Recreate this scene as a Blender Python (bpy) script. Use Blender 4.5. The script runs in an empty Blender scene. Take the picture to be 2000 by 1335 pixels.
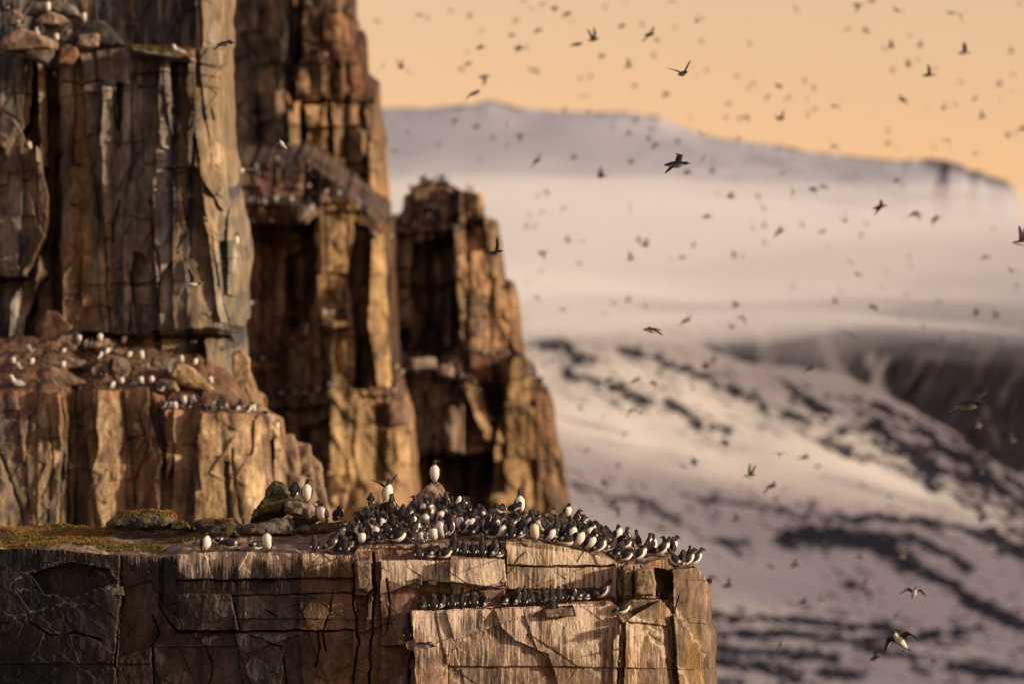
import bpy, bmesh, math, random
import numpy as np
from mathutils import Vector, Matrix, Euler
from mathutils.bvhtree import BVHTree

random.seed(7)
rng = np.random.default_rng(7)
D2R = math.radians
sc = bpy.context.scene
col = sc.collection

# ------------------------------------------------------------------ camera
F = 11000.0                     # focal length in photo pixels (photo 2000 px wide)
CX, CY = 1000.0, 667.5
CAMZ = 4.0
HORIZON = 1420.0
PITCH = math.atan((HORIZON - CY) / F)
cam_d = bpy.data.cameras.new("camera")
cam = bpy.data.objects.new("camera", cam_d)
col.objects.link(cam)
cam.location = (0, 0, CAMZ)
cam.rotation_euler = (math.pi / 2 + PITCH, 0, 0)
cam_d.sensor_width = 36.0
cam_d.lens = 36.0 * F / 2000.0
cam_d.clip_start = 0.5
cam_d.clip_end = 60000
cam_d.dof.use_dof = True
cam_d.dof.focus_distance = 101.0
cam_d.dof.aperture_fstop = 1.05
sc.camera = cam

# ------------------------------------------------------------------ world, sun, exposure
SUN_AZ, SUN_EL = D2R(70), D2R(11)      # azimuth measured from "towards the camera" round to the right
SUNV = Vector((math.sin(SUN_AZ) * math.cos(SUN_EL), -math.cos(SUN_AZ) * math.cos(SUN_EL), math.sin(SUN_EL)))
world = bpy.data.worlds.new("World")
sc.world = world
world.use_nodes = True
wn = world.node_tree
wn.nodes.clear()
w_out = wn.nodes.new("ShaderNodeOutputWorld")
w_bg = wn.nodes.new("ShaderNodeBackground")
w_sky = wn.nodes.new("ShaderNodeTexSky")
w_sky.sky_type = 'NISHITA'
w_sky.sun_disc = False
w_sky.sun_elevation = SUN_EL
w_sky.sun_rotation = math.atan2(SUNV.x, SUNV.y)
w_sky.air_density = 1.5
w_sky.dust_density = 0.5
w_sky.ozone_density = 0.6
w_mix = wn.nodes.new("ShaderNodeMix")
w_mix.data_type = 'RGBA'
w_mix.blend_type = 'MULTIPLY'
w_mix.inputs[0].default_value = 1.0
w_mix.inputs[7].default_value = (0.92, 0.575, 0.57, 1)     # the photograph's warm white balance
wn.links.new(w_sky.outputs[0], w_mix.inputs[6])
wn.links.new(w_mix.outputs[2], w_bg.inputs[0])
w_bg.inputs[1].default_value = 0.15
wn.links.new(w_bg.outputs[0], w_out.inputs[0])

sun_d = bpy.data.lights.new("sun", 'SUN')
sun_d.energy = 3.2
sun_d.angle = D2R(2.5)
sun_d.color = (1.0, 0.82, 0.60)
sun = bpy.data.objects.new("sun", sun_d)
col.objects.link(sun)
sun.rotation_euler = SUNV.to_track_quat('Z', 'Y').to_euler()
sun.location = (60, 40, 60)

vs = sc.view_settings
vs.view_transform = 'Standard'
vs.look = 'None'
vs.gamma = 1.0
vs.use_curve_mapping = False
vs.exposure = 0.6
cy = sc.cycles
cy.use_denoising = True
cy.max_bounces = 6
cy.diffuse_bounces = 3
cy.glossy_bounces = 2
cy.transmission_bounces = 2
cy.volume_bounces = 5
cy.transparent_max_bounces = 8
cy.use_adaptive_sampling = True
cy.adaptive_threshold = 0.02
cy.sample_clamp_indirect = 4.0

# ------------------------------------------------------------------ helpers
_st, _ct = math.sin(PITCH), math.cos(PITCH)


def unproj(px, py, Y):
    """Photo pixel and distance -> world x, y, z (numpy friendly)."""
    a = (np.asarray(px, float) - CX) / F
    b = (CY - np.asarray(py, float)) / F
    dy = _ct - b * _st
    dz = _st + b * _ct
    k = Y / dy
    return a * k, Y + 0 * k, CAMZ + dz * k


def PV(px, py, Y):
    x, y, z = unproj(px, py, Y)
    return Vector((float(x), float(y), float(z)))


def lin(pts, x):
    p = np.array(pts, float)
    return np.interp(x, p[:, 0], p[:, 1])


def h2(ix, iy, seed):
    a = (ix.astype(np.int64) * 374761393 + iy.astype(np.int64) * 668265263 + seed * 1442695041) & 0xFFFFFFFF
    a = ((a ^ (a >> 13)) * 1274126177) & 0xFFFFFFFF
    a = a ^ (a >> 16)
    a = (a * 2246822519) & 0xFFFFFFFF
    a = a ^ (a >> 15)
    return a / 4294967295.0


def vn(x, y, seed=0):
    x = np.asarray(x, float)
    y = np.asarray(y, float) + 0 * x
    x = x + 0 * y
    ix, iy = np.floor(x), np.floor(y)
    fx, fy = x - ix, y - iy
    fx = fx * fx * fx * (fx * (fx * 6 - 15) + 10)
    fy = fy * fy * fy * (fy * (fy * 6 - 15) + 10)
    a = h2(ix, iy, seed); b = h2(ix + 1, iy, seed)
    c = h2(ix, iy + 1, seed); d = h2(ix + 1, iy + 1, seed)
    return (a * (1 - fx) + b * fx) * (1 - fy) + (c * (1 - fx) + d * fx) * fy


def fbm(x, y, seed=0, o=4, g=0.5):
    s, amp, t = 0, 1.0, 0
    for k in range(o):
        s = s + amp * vn(x * 2 ** k + 17.3 * k, y * 2 ** k - 9.1 * k, seed + k)
        t += amp
        amp *= g
    return s / t


def sstep(a, b, x):
    t = np.clip((x - a) / (b - a), 0, 1)
    return t * t * (3 - 2 * t)


def inpoly(px, py, poly):
    inside = np.zeros(px.shape, bool)
    n = len(poly)
    for i in range(n):
        x1, y1 = poly[i]
        x2, y2 = poly[(i + 1) % n]
        if y1 == y2:
            continue
        c = ((y1 > py) != (y2 > py)) & (px < (x2 - x1) * (py - y1) / (y2 - y1) + x1)
        inside ^= c
    return inside


def segdist(px, py, pts):
    d = np.full(px.shape, 1e9)
    for (x1, y1), (x2, y2) in zip(pts[:-1], pts[1:]):
        dx, dy = x2 - x1, y2 - y1
        L = dx * dx + dy * dy + 1e-9
        t = np.clip(((px - x1) * dx + (py - y1) * dy) / L, 0, 1)
        d = np.minimum(d, np.hypot(px - x1 - t * dx, py - y1 - t * dy))
    return d


def blocks(U, Z, seed, w, h, warp=0.15):
    """Irregular courses of blocks: returns offset, tilt, crack distance, cell random, all per vertex."""
    r = np.random.default_rng(seed)
    Uw = U + warp * w * (fbm(U / (2.2 * w), Z / (1.6 * h), seed + 5, 3) - .5) * 2.4
    n = int((U.max() - U.min()) / (w * .45)) + 8
    edges = U.min() - 3 * w + np.cumsum(w * (0.45 + 1.3 * r.random(n)))
    ci = np.searchsorted(edges, Uw)
    ci = np.clip(ci, 1, n - 1)
    e0, e1 = edges[ci - 1], edges[ci]
    loc = (Uw - e0) / (e1 - e0) * 2 - 1
    hc = h * (0.55 + 0.95 * h2(ci, ci * 0 + 3, seed))
    Zw = Z + warp * h * .35 * (fbm(U / (1.5 * w), Z / h, seed + 9, 3) - .5) * 2 + h2(ci, ci * 0, seed) * hc * 2
    zi = np.floor(Zw / hc)
    zf = Zw / hc - zi
    off = h2(ci, zi, seed + 11)
    tilt = (h2(ci, zi, seed + 12) - .5) * 2
    du = np.minimum(Uw - e0, e1 - Uw)
    dz = np.minimum(zf, 1 - zf) * hc
    return off, tilt * loc, du, dz, h2(ci, zi, seed + 13), loc


def mesh_np(name, verts, faces, mat, colattr=None, smooth=False, parent=None, link=True):
    me = bpy.data.meshes.new(name)
    verts = np.ascontiguousarray(verts, dtype=np.float32)
    faces = np.ascontiguousarray(faces, dtype=np.int32)
    k = faces.shape[1]
    me.vertices.add(len(verts))
    me.vertices.foreach_set("co", verts.ravel())
    me.loops.add(faces.size)
    me.loops.foreach_set("vertex_index", faces.ravel())
    me.polygons.add(len(faces))
    me.polygons.foreach_set("loop_start", np.arange(0, faces.size, k, dtype=np.int32))
    me.polygons.foreach_set("use_smooth", np.full(len(faces), smooth))
    me.update(calc_edges=True)
    if colattr is not None:
        at = me.color_attributes.new("col", 'FLOAT_COLOR', 'POINT')
        at.data.foreach_set("color", np.ascontiguousarray(colattr, dtype=np.float32).ravel())
    me.materials.append(mat)
    if not link:
        return me
    o = bpy.data.objects.new(name, me)
    col.objects.link(o)
    if parent:
        o.parent = parent
    return o


def grid_faces(nr, nc):
    i = np.arange(nr - 1)[:, None] * nc + np.arange(nc - 1)[None, :]
    return np.stack([i, i + 1, i + nc + 1, i + nc], -1).reshape(-1, 4)


def tag(o, label=None, cat=None, group=None, kind=None):
    if label: o["label"] = label
    if cat: o["category"] = cat
    if group: o["group"] = group
    if kind: o["kind"] = kind
    return o


# ------------------------------------------------------------------ materials
def newmat(name):
    m = bpy.data.materials.new(name)
    m.use_nodes = True
    nt = m.node_tree
    nt.nodes.clear()
    out = nt.nodes.new("ShaderNodeOutputMaterial")
    b = nt.nodes.new("ShaderNodeBsdfPrincipled")
    nt.links.new(b.outputs[0], out.inputs[0])
    b.inputs["Roughness"].default_value = .9
    b.inputs["Specular IOR Level"].default_value = .25
    return m, nt, b


def node_noise(nt, vec, scale, detail=4, rough=.55, lac=2.0):
    n = nt.nodes.new("ShaderNodeTexNoise")
    n.inputs["Scale"].default_value = scale
    n.inputs["Detail"].default_value = detail
    n.inputs["Roughness"].default_value = rough
    n.inputs["Lacunarity"].default_value = lac
    nt.links.new(vec, n.inputs["Vector"])
    return n.outputs[0]


def node_map(nt, vec, scale):
    n = nt.nodes.new("ShaderNodeMapping")
    n.inputs["Scale"].default_value = scale
    nt.links.new(vec, n.inputs["Vector"])
    return n.outputs[0]


def node_range(nt, v, a, b, c, d):
    n = nt.nodes.new("ShaderNodeMapRange")
    n.inputs[1].default_value = a; n.inputs[2].default_value = b
    n.inputs[3].default_value = c; n.inputs[4].default_value = d
    nt.links.new(v, n.inputs[0])
    return n.outputs[0]


def node_math(nt, op, a, b):
    n = nt.nodes.new("ShaderNodeMath")
    n.operation = op
    for i, v in enumerate((a, b)):
        if isinstance(v, (int, float)):
            n.inputs[i].default_value = v
        else:
            nt.links.new(v, n.inputs[i])
    return n.outputs[0]


def node_mix(nt, f, a, b, mode='MIX'):
    n = nt.nodes.new("ShaderNodeMix")
    n.data_type = 'RGBA'
    n.blend_type = mode
    for idx, v in ((0, f), (6, a), (7, b)):
        if isinstance(v, (int, float)):
            n.inputs[idx].default_value = v
        elif isinstance(v, tuple):
            n.inputs[idx].default_value = v
        else:
            nt.links.new(v, n.inputs[idx])
    return n.outputs[2]


def rock_material(name, scale=1.0, drips=True, bump=.5, cast=(.80, .89, .98, 1), st=(4.5, .75)):
    """Base colour from the 'col' attribute (rock colour, painted light and shade included), grain and seep streaks from noise, droppings where alpha says."""
    m, nt, b = newmat(name)
    geo = nt.nodes.new("ShaderNodeNewGeometry")
    pos = geo.outputs["Position"]
    at = nt.nodes.new("ShaderNodeAttribute")
    at.attribute_name = "col"
    streak = node_noise(nt, node_map(nt, pos, (st[0] / scale, st[0] / scale, st[1] / scale)), 1.0, 6, .62)
    grain = node_noise(nt, node_map(nt, pos, (1, 1, .6)), 9.0 / scale, 6, .7)
    blot = node_noise(nt, pos, 1.6 / scale, 4, .6)
    k = node_math(nt, 'MULTIPLY', node_range(nt, streak, .3, .7, .68, 1.32), node_range(nt, grain, .3, .7, .55, 1.45))
    k = node_math(nt, 'MULTIPLY', k, node_range(nt, blot, .3, .7, .55, 1.45))
    comb = nt.nodes.new("ShaderNodeCombineXYZ")
    for i in range(3):
        nt.links.new(k, comb.inputs[i])
    c = node_mix(nt, 1.0, at.outputs["Color"], comb.outputs[0], 'MULTIPLY')
    c = node_mix(nt, 1.0, c, cast, 'MULTIPLY')
    if drips:
        fine = node_noise(nt, node_map(nt, pos, (26 / scale, 20 / scale, 1.1 / scale)), 1.0, 4, .6)
        fine2 = node_noise(nt, node_map(nt, pos, (60 / scale, 40 / scale, 2.4 / scale)), 1.0, 3, .6)
        dm = node_math(nt, 'ADD', node_math(nt, 'MULTIPLY', fine, .6), node_math(nt, 'MULTIPLY', fine2, .4))
        # threshold falls as the droppings mask rises
        thr = node_range(nt, at.outputs["Alpha"], 0, 1, .69, .375)
        dmask = node_math(nt, 'MULTIPLY', node_math(nt, 'SUBTRACT', dm, thr), 8.0)
        cl = nt.nodes.new("ShaderNodeClamp")
        nt.links.new(dmask, cl.inputs[0])
        dk = node_range(nt, fine, .34, .50, .62, 1.0)
        comb2 = nt.nodes.new("ShaderNodeCombineXYZ")
        for i in range(3):
            nt.links.new(dk, comb2.inputs[i])
        c = node_mix(nt, node_range(nt, at.outputs["Alpha"], .25, .8, .1, 1.0), c, comb2.outputs[0], 'MULTIPLY')
        d = node_math(nt, 'MULTIPLY', cl.outputs[0], .85)
        c = node_mix(nt, d, c, (.62, .52, .40, 1))
    nt.links.new(c, b.inputs["Base Color"])
    bn = nt.nodes.new("ShaderNodeBump")
    bn.inputs["Strength"].default_value = bump
    bn.inputs["Distance"].default_value = .05 * scale
    hsum = node_math(nt, 'ADD', node_math(nt, 'MULTIPLY', grain, .8), streak)
    nt.links.new(hsum, bn.inputs["Height"])
    nt.links.new(bn.outputs[0], b.inputs["Normal"])
    return m


M_near = rock_material("near_rock", 1.0, True, .7, (.80, .86, .94, 1), (3.0, 1.3))
M_mid = rock_material("mid_rock", 1.6, False, .6, (.86, .92, .95, 1))
M_grey = rock_material("grey_rock", 1.6, False, .6, (.80, .94, 1.12, 1))
M_far = rock_material("far_rock", 2.6, False, .5, (.93, .96, .94, 1))


def attr_material(name, rough=.85, spec=.2, noise=0.0, nscale=40.0):
    m, nt, b = newmat(name)
    at = nt.nodes.new("ShaderNodeAttribute")
    at.attribute_name = "col"
    b.inputs["Roughness"].default_value = rough
    b.inputs["Specular IOR Level"].default_value = spec
    if noise:
        tc = nt.nodes.new("ShaderNodeTexCoord")
        n = node_noise(nt, tc.outputs["Object"], nscale, 4, .6)
        k = node_range(nt, n, .3, .7, 1 - noise, 1 + noise)
        comb = nt.nodes.new("ShaderNodeCombineXYZ")
        for i in range(3):
            nt.links.new(k, comb.inputs[i])
        nt.links.new(node_mix(nt, 1.0, at.outputs["Color"], comb.outputs[0], 'MULTIPLY'), b.inputs["Base Color"])
    else:
        nt.links.new(at.outputs["Color"], b.inputs["Base Color"])
    return m


M_feather = attr_material("feathers", .7, .3, .12, 60)
M_turf = attr_material("turf", .95, .1, .25, 12)
M_snow = attr_material("snow_and_scree", .9, .1, 0)


def plain(name, rgb, rough=.8):
    m, nt, b = newmat(name)
    tc = nt.nodes.new("ShaderNodeTexCoord")
    n = node_noise(nt, tc.outputs["Object"], 30, 3, .6)
    c = node_mix(nt, n, tuple(v * .75 for v in rgb) + (1,), tuple(v * 1.2 for v in rgb) + (1,))
    nt.links.new(c, b.inputs["Base Color"])
    b.inputs["Roughness"].default_value = rough
    return m


M_foot = plain("bird_foot", (.05, .04, .03))
M_gullfoot = plain("gull_foot", (.03, .03, .03))

GREY = (.085, .075, .065)
DARK = (.026, .023, .020)
OCHRE = (.36, .25, .11)
TAN = (.22, .165, .105)
BROWN = (.075, .046, .028)
RUST = (.26, .125, .035)
PINK = (.33, .20, .155)
PALE = (.42, .33, .24)


# ------------------------------------------------------------------ cliffs
def make_cliff(name, mat, L, R, top, pyvis, Y0, nx, nz, feats, cracks, blockspec, basecol, tone, cap=None, nside=30,
               side_d=10.0, cap_d=6.0, ncap=50, round_w=.12, round_d=1.2, warp=5.0, pxm=110.0, seed=1, drip=None,
               left_side=False, smooth=False, rough_amp=.05, pybot=1440):
    """A rock wall as a real relief: front face, right-hand flank, and top surface running back.
    feats: (polygon in photo px, offset toward viewer m, tilt m across x, colour or None, mix)"""
    s = np.linspace(0, 1, nx)
    v = np.concatenate([np.linspace(-1, -.12, 5), np.linspace(0, 1, nz)])
    S, V = np.meshgrid(s, v)
    PY = 700 + 0 * S
    PX = L(PY) + (R(PY) - L(PY)) * S
    for _ in range(5):
        T = top(PX)
        PY = np.where(V >= 0, pyvis + (T - pyvis) * V, pyvis + (pybot - pyvis) * (-V))
        PX = L(PY) + (R(PY) - L(PY)) * S
    Yb = Y0(PX, PY) if callable(Y0) else Y0 + 0 * PX
    if round_w > 0:
        q = np.clip((S - (1 - round_w)) / round_w, 0, 1)
        Yb = Yb + round_d * (1 - np.sqrt(np.maximum(0, 1 - q * q * .985)))
        if left_side:
            q = np.clip((round_w - S) / round_w, 0, 1)
            Yb = Yb + round_d * (1 - np.sqrt(np.maximum(0, 1 - q * q * .985)))
    X, Yw, Z = unproj(PX, PY, Yb)
    wx = PX + warp * 2 * (fbm(PX / 40, PY / 55, seed + 31, 4) - .5)
    wy = PY + warp * 2 * (fbm(PX / 50, PY / 35, seed + 47, 4) - .5)
    disp = np.zeros_like(X)
    C = np.empty(X.shape + (4,))
    C[..., :3] = basecol
    C[..., 3] = 0
    # polygon colours: rock tones, with recess shade and lit faces painted in
    for poly, off, tilt, fc, mx in feats:
        mk = inpoly(wx, wy, poly)
        xs = [p[0] for p in poly]
        loc = (wx - min(xs)) / (max(xs) - min(xs) + 1e-6) - .5
        disp = disp + np.where(mk, off - tilt * loc, 0)
        if fc is not None:
            k = (mk * mx)[..., None]
            C[..., :3] = C[..., :3] * (1 - k) + np.array(fc) * k
    cell = np.zeros_like(X)
    for spec in blockspec:
        (w, h, amp, tlt, crk, sd) = spec[:6]
        ag = spec[6] if len(spec) > 6 else 0.0
        off, tl, du, dz, cr, loc = blocks(X * math.cos(ag) + Z * math.sin(ag), Z * math.cos(ag) - X * math.sin(ag), seed * 13 + sd, w, h)
        disp += amp * (off - .5) * 2 + tlt * tl
        cw = crk
        gap = np.exp(-(du / cw) ** 2) * .9 + np.exp(-(dz / (cw * .8)) ** 2) * .38 * (h2(np.floor(loc * 0 + cr * 997), np.floor(cr * 31), 3) > .35)
        disp -= gap * crk * 1.6
        C[..., :3] *= (1 - .55 * np.clip(gap, 0, 1))[..., None] ** .5
        C[..., :3] *= (0.78 + .44 * cr)[..., None]
        cell = cell + (cr - .5)
    for pts, w, d in cracks:
        jx = PX + 4 * (fbm(PX / 22, PY / 22, seed + 3, 4) - .5) * 2
        jy = PY + 3.5 * (fbm(PX / 24, PY / 18, seed + 4, 4) - .5) * 2
        dd = segdist(jx, jy, pts)
        ww = w * (.35 + .8 * vn(PX / 17, PY / 13, seed + 6))
        g = np.exp(-(dd / ww) ** 2) * sstep(.12, .45, fbm(PX / 30, PY / 26, seed + 8, 2))
        disp -= d * g * (.75 if pxm > 100 else .6)
    disp += rough_amp * (fbm(X * 1.3 * pxm / 110 * 2, Z * .5 * pxm / 110 * 2, seed + 61, 5, .6) - .5) * 2
    disp += rough_amp * .5 * (fbm(X * 5 * pxm / 110, Z * 3 * pxm / 110, seed + 67, 4, .6) - .5) * 2
    tn = tone(PX, PY, X, Z, cell, C)
    if tn is not None:
        C = tn
    if drip is not None:
        C[..., 3] = np.clip(drip(PX, PY, X, Z), 0, 1)
    Yw = Yw - disp
    rows = [np.stack([X, Yw, Z], -1)]
    cols = [C]
    nr = len(v)
    # top surface
    t = np.linspace(0, 1, ncap + 1)[1:] ** 1.25
    e = rows[0][-1]
    pxe, pye = PX[-1], PY[-1]
    capz = []
    kk = np.ones(41) / 41
    ybar = np.convolve(np.pad(e[:, 1], 20, mode='edge'), kk, 'valid')
    e = np.concatenate([e, ybar[:, None]], 1)
    capv = np.empty((ncap, nx, 3)); capc = np.empty((ncap, nx, 4))
    for i, ti in enumerate(t):
        tt = ti * cap_d
        zz, cc = cap(pxe, pye, tt, e, C[-1])
        capv[i, :, 0] = e[:, 0]
        capv[i, :, 1] = e[:, 1] + tt
        capv[i, :, 2] = zz
        capc[i] = cc
    G = np.concatenate([rows[0], capv], 0)
    CC = np.concatenate([C, capc], 0)
    nrt = nr + ncap
    verts = [G.reshape(-1, 3)]
    colr = [CC.reshape(-1, 4)]
    faces = [grid_faces(nrt, nx)]
    base = nrt * nx
    # flanks: from the front corner column straight back, following the top profile
    def flank(ci, sgn, base):
        nk = ncap
        edge = G[:nr, ci]                     # the corner column, bottom to top
        fv = np.empty((nr, nk + 1, 3)); fc = np.empty((nr, nk + 1, 4))
        for k in range(nk + 1):
            tt = 0 if k == 0 else t[k - 1] * cap_d
            ztop = edge[-1, 2] if k == 0 else capv[k - 1, ci, 2]
            zz = edge[0, 2] + (edge[:, 2] - edge[0, 2]) * (ztop - edge[0, 2]) / (edge[-1, 2] - edge[0, 2])
            bul = .35 * sgn * (fbm(zz * .6, zz * 0 + tt * .7 + 3, seed + 77, 4) - .5) * min(1, tt) * np.linspace(1, 1, nr)
            bul[-1] = 0
            fv[:, k, 0] = edge[:, 0] + bul
            yb = edge[:, 1] + (edge[-1, 1] + tt - edge[:, 1]) * min(1, k / nk * 3) if k else edge[:, 1]
            fv[:, k, 1] = np.maximum(yb, edge[:, 1]) if k else yb
            if k: fv[-1, k, 1] = capv[k - 1, ci, 1]
            fv[:, k, 2] = zz
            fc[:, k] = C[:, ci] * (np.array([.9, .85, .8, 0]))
        f = grid_faces(nr, nk + 1) + base
        if sgn < 0:
            f = f[:, ::-1]
        return fv.reshape(-1, 3), fc.reshape(-1, 4), f
    a, b_, f = flank(nx - 1, 1, base)
    verts.append(a); colr.append(b_); faces.append(f); base += len(a)
    if left_side:
        a, b_, f = flank(0, -1, base)
        verts.append(a); colr.append(b_); faces.append(f); base += len(a)
    o = mesh_np(name, np.concatenate(verts), np.concatenate(faces), mat, np.concatenate(colr), smooth)
    return o


def mixc(C, mask, rgb):
    k = np.clip(mask, 0, 1)[..., None]
    C[..., :3] = C[..., :3] * (1 - k) + np.array(rgb) * k
    return C


# ================================================================== THE NEAR PROMONTORY
TOPN = [(-60, 1070), (0, 1070), (120, 1073), (200, 1082), (300, 1088), (360, 1082), (420, 1077), (560, 1079), (690, 1084),
        (700, 1070), (740, 1066), (800, 1064), (890, 1058), (980, 1056), (1080, 1062), (1130, 1074), (1180, 1088), (1205, 1101),
        (1262, 1103), (1275, 1094), (1300, 1090), (1340, 1097), (1360, 1108), (1374, 1121), (1384, 1140)]
CRESTN = [(-60, 1028), (200, 1032), (560, 1036), (640, 1026), (700, 1003), (760, 988), (800, 990), (900, 1000), (1000, 1006),
          (1100, 1014), (1130, 1024), (1180, 1050), (1250, 1072), (1330, 1093), (1375, 1118), (1385, 1130)]


def y0_near(px, py):
    return lin([(-60, 101.6), (690, 99.8), (760, 99.9), (1205, 100.5), (1400, 101.2)], px)


def cap_near(px, py, tt, e, c):
    zc = unproj(px, lin(CRESTN, px), e[:, 3] + 3.0)[2]
    z0 = e[:, 2]
    f = np.clip((tt + e[:, 1] - e[:, 3]) / 3.0, 0, 1)
    prof = f * .85 + .15 * sstep(0, 1, f)
    z = z0 + (zc - z0) * prof - max(0, tt - 3.0) * .35
    x = e[:, 0]
    z = z + (.05 * (fbm(x * 3, x * 0 + tt * 3, 5, 4) - .5) * 2 + .05 * (vn(x * 1.1, x * 0 + tt * 2.2, 8) - .5)) * min(1, tt * 4)
    z = z - .05 * math.exp(-tt * 9)
    cc = np.empty((len(px), 4))
    n = fbm(x * 4, x * 0 + tt * 4, 21, 4)[:, None]
    cc[:, :3] = np.array((.25, .155, .09)) * (.55 + .9 * n)
    k = np.clip((n - .47) * 7, 0, 1) * .5
    cc[:, :3] = cc[:, :3] * (1 - k) + np.array((.42, .30, .20)) * k
    cc[:, 3] = 0
    return z, cc


def tone_near(px, py, X, Z, cell, C):
    n1 = fbm(X * 1.1, Z * .35, 101, 4)
    C = mixc(C, sstep(.5, .64, fbm(X * 1.3, Z * 1.6, 109, 4)) * lin([(-60, .25), (600, .45), (760, .7), (1400, .6)], px), (.27, .175, .12))
    C = mixc(C, sstep(.55, .68, fbm(X * .9, Z * .7, 110, 4)) * lin([(-60, .1), (560, .5), (700, .7), (1400, .55)], px), (.30, .155, .065))
    n2 = fbm(X * 2.7, Z * .35, 102, 4)
    n3 = fbm(X * 6, Z * .8, 103, 4)
    # browns and ochres where water seeps, more of it to the right
    ozone = lin([(-60, .0), (220, .05), (240, .55), (305, .5), (320, .12), (400, .1), (470, .35), (540, .45), (600, 1.0), (700, 1.1),
                 (740, .45), (800, .35), (900, .5), (1100, .7), (1200, 1.0), (1400, 1.2)], px)
    C = mixc(C, ozone * sstep(.36, .62, n1) * .75, (.25, .145, .058))
    C = mixc(C, ozone * sstep(.5, .68, n2) * .7, (.33, .18, .055))
    C = mixc(C, sstep(.52, .66, fbm(X * 3.3, Z * .3, 105, 4)) * .6 * lin([(0, .4), (700, .6), (1400, .8)], px), (.06, .058, .058))
    # pale weathered rind on the right-hand blocks
    C = mixc(C, sstep(.5, .66, n3) * lin([(0, 0), (750, .1), (830, .55), (1200, .6), (1400, .35)], px), (.36, .26, .165))
    C = mixc(C, sstep(.48, .62, fbm(X * 1.6, Z * 1.1, 111, 4)) * lin([(-60, 0), (680, .1), (760, .6), (1100, .55), (1400, .4)], px), (.33, .205, .15))
    # pinkish stain under the nesting ledges
    for pts, w in (([(820, 1196), (1190, 1182)], 14), ([(745, 1097), (975, 1094)], 10), ([(700, 1090), (830, 1130)], 22), ([(770, 1175), (800, 1165)], 24), ([(1190, 1100), (1290, 1106)], 8)):
        C = mixc(C, np.exp(-(segdist(px, py, pts) / w) ** 2) * .6 * (.4 + n3), (.34, .17, .13))
    C = mixc(C, sstep(.45, .6, fbm(px / 26, py / 26, 108, 3)) * (inpoly(px, py, [(690, 1080), (990, 1085), (970, 1180), (760, 1230), (740, 1150)])) * .55, (.30, .19, .15))
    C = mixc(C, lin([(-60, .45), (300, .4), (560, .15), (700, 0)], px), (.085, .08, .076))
    C[..., :3] *= lin([(-60, .40), (300, .46), (560, .70), (700, .8), (900, .92), (1400, .85)], px)[..., None]     # slate rock darkens leftward; lens vignette painted into the colour too
    # pale lines along the diagonal slab edges
    for pts in DIAG:
        d = segdist(px + 6 * (vn(px / 9, py / 9, 4) - .5) * 2, py + 5 * (vn(px / 8, py / 8, 5) - .5) * 2, pts)
        C = mixc(C, np.exp(-(d / 2.6) ** 2) * .8, (.50, .38, .25))
    for pts in PALELINES:
        d = segdist(px + 5 * (vn(px / 9, py / 9, 14) - .5) * 2, py + 4 * (vn(px / 8, py / 8, 15) - .5) * 2, pts)
        C = mixc(C, np.exp(-(d / 1.8) ** 2) * .6 * sstep(.3, .6, vn(px / 7, py / 7, 19)), (.30, .25, .2))
    return C


def drip_near(px, py, X, Z):
    top = lin(TOPN, px)
    d = py - top
    n = fbm(X * 1.7, Z * .4, 121, 3)
    a = np.exp(-d / (10 + 46 * vn(X * 9, X * 0, 131) * (.4 + vn(X * 2, X * 0, 132)))) * lin([(-60, .45), (200, .5), (330, .7), (360, 1.5), (560, 1.6), (620, 1.2), (700, .7), (1400, .5)], px) * 1.0
    a = a + .78 * inpoly(px, py, [(740, 1092), (985, 1092), (990, 1135), (890, 1160), (820, 1150), (740, 1130)])
    a = a + .78 * inpoly(px, py, [(800, 1190), (1100, 1180), (1200, 1180), (1260, 1215), (1240, 1345), (820, 1345)]) * np.exp(-(py - 1180) / 190)
    a = a + .5 * inpoly(px, py, [(980, 1062), (1210, 1090), (1215, 1165), (980, 1150)])
    a = a + .3 * (px > 1230) * sstep(.4, .6, fbm(X * 1.2, Z * .8, 123, 3))
    a = a + .3 * (px > 360) * sstep(.45, .62, fbm(X * .9, Z * .5, 124, 3))
    return a * (.45 + 1.0 * n)


DIAG = [[(965, 1186), (980, 1225), (1010, 1250), (1070, 1278), (1075, 1290)], [(1150, 1180), (1165, 1215), (1200, 1260)],
        [(900, 1235), (925, 1262)], [(1010, 1180), (1040, 1204)], [(1090, 1255), (1140, 1275), (1165, 1320), (1190, 1345)],
        [(1215, 1225), (1260, 1235), (1310, 1285), (1350, 1340)], [(1310, 1175), (1350, 1235), (1375, 1290)],
        [(860, 1300), (905, 1345)], [(1060, 1265), (1095, 1285)], [(1120, 1255), (1180, 1310)], [(1240, 1200), (1300, 1250)]]
PALELINES = [[(20, 1140), (60, 1115), (110, 1098), (180, 1100), (215, 1140)], [(40, 1150), (85, 1155), (100, 1163), (160, 1168), (180, 1150), (235, 1148)],
             [(15, 1205), (80, 1190), (130, 1178), (185, 1185)], [(175, 1133), (205, 1143), (235, 1145)], [(70, 1215), (100, 1235), (140, 1240)],
             [(205, 1090), (228, 1130)], [(1130, 1196), (1160, 1210)]]

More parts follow.
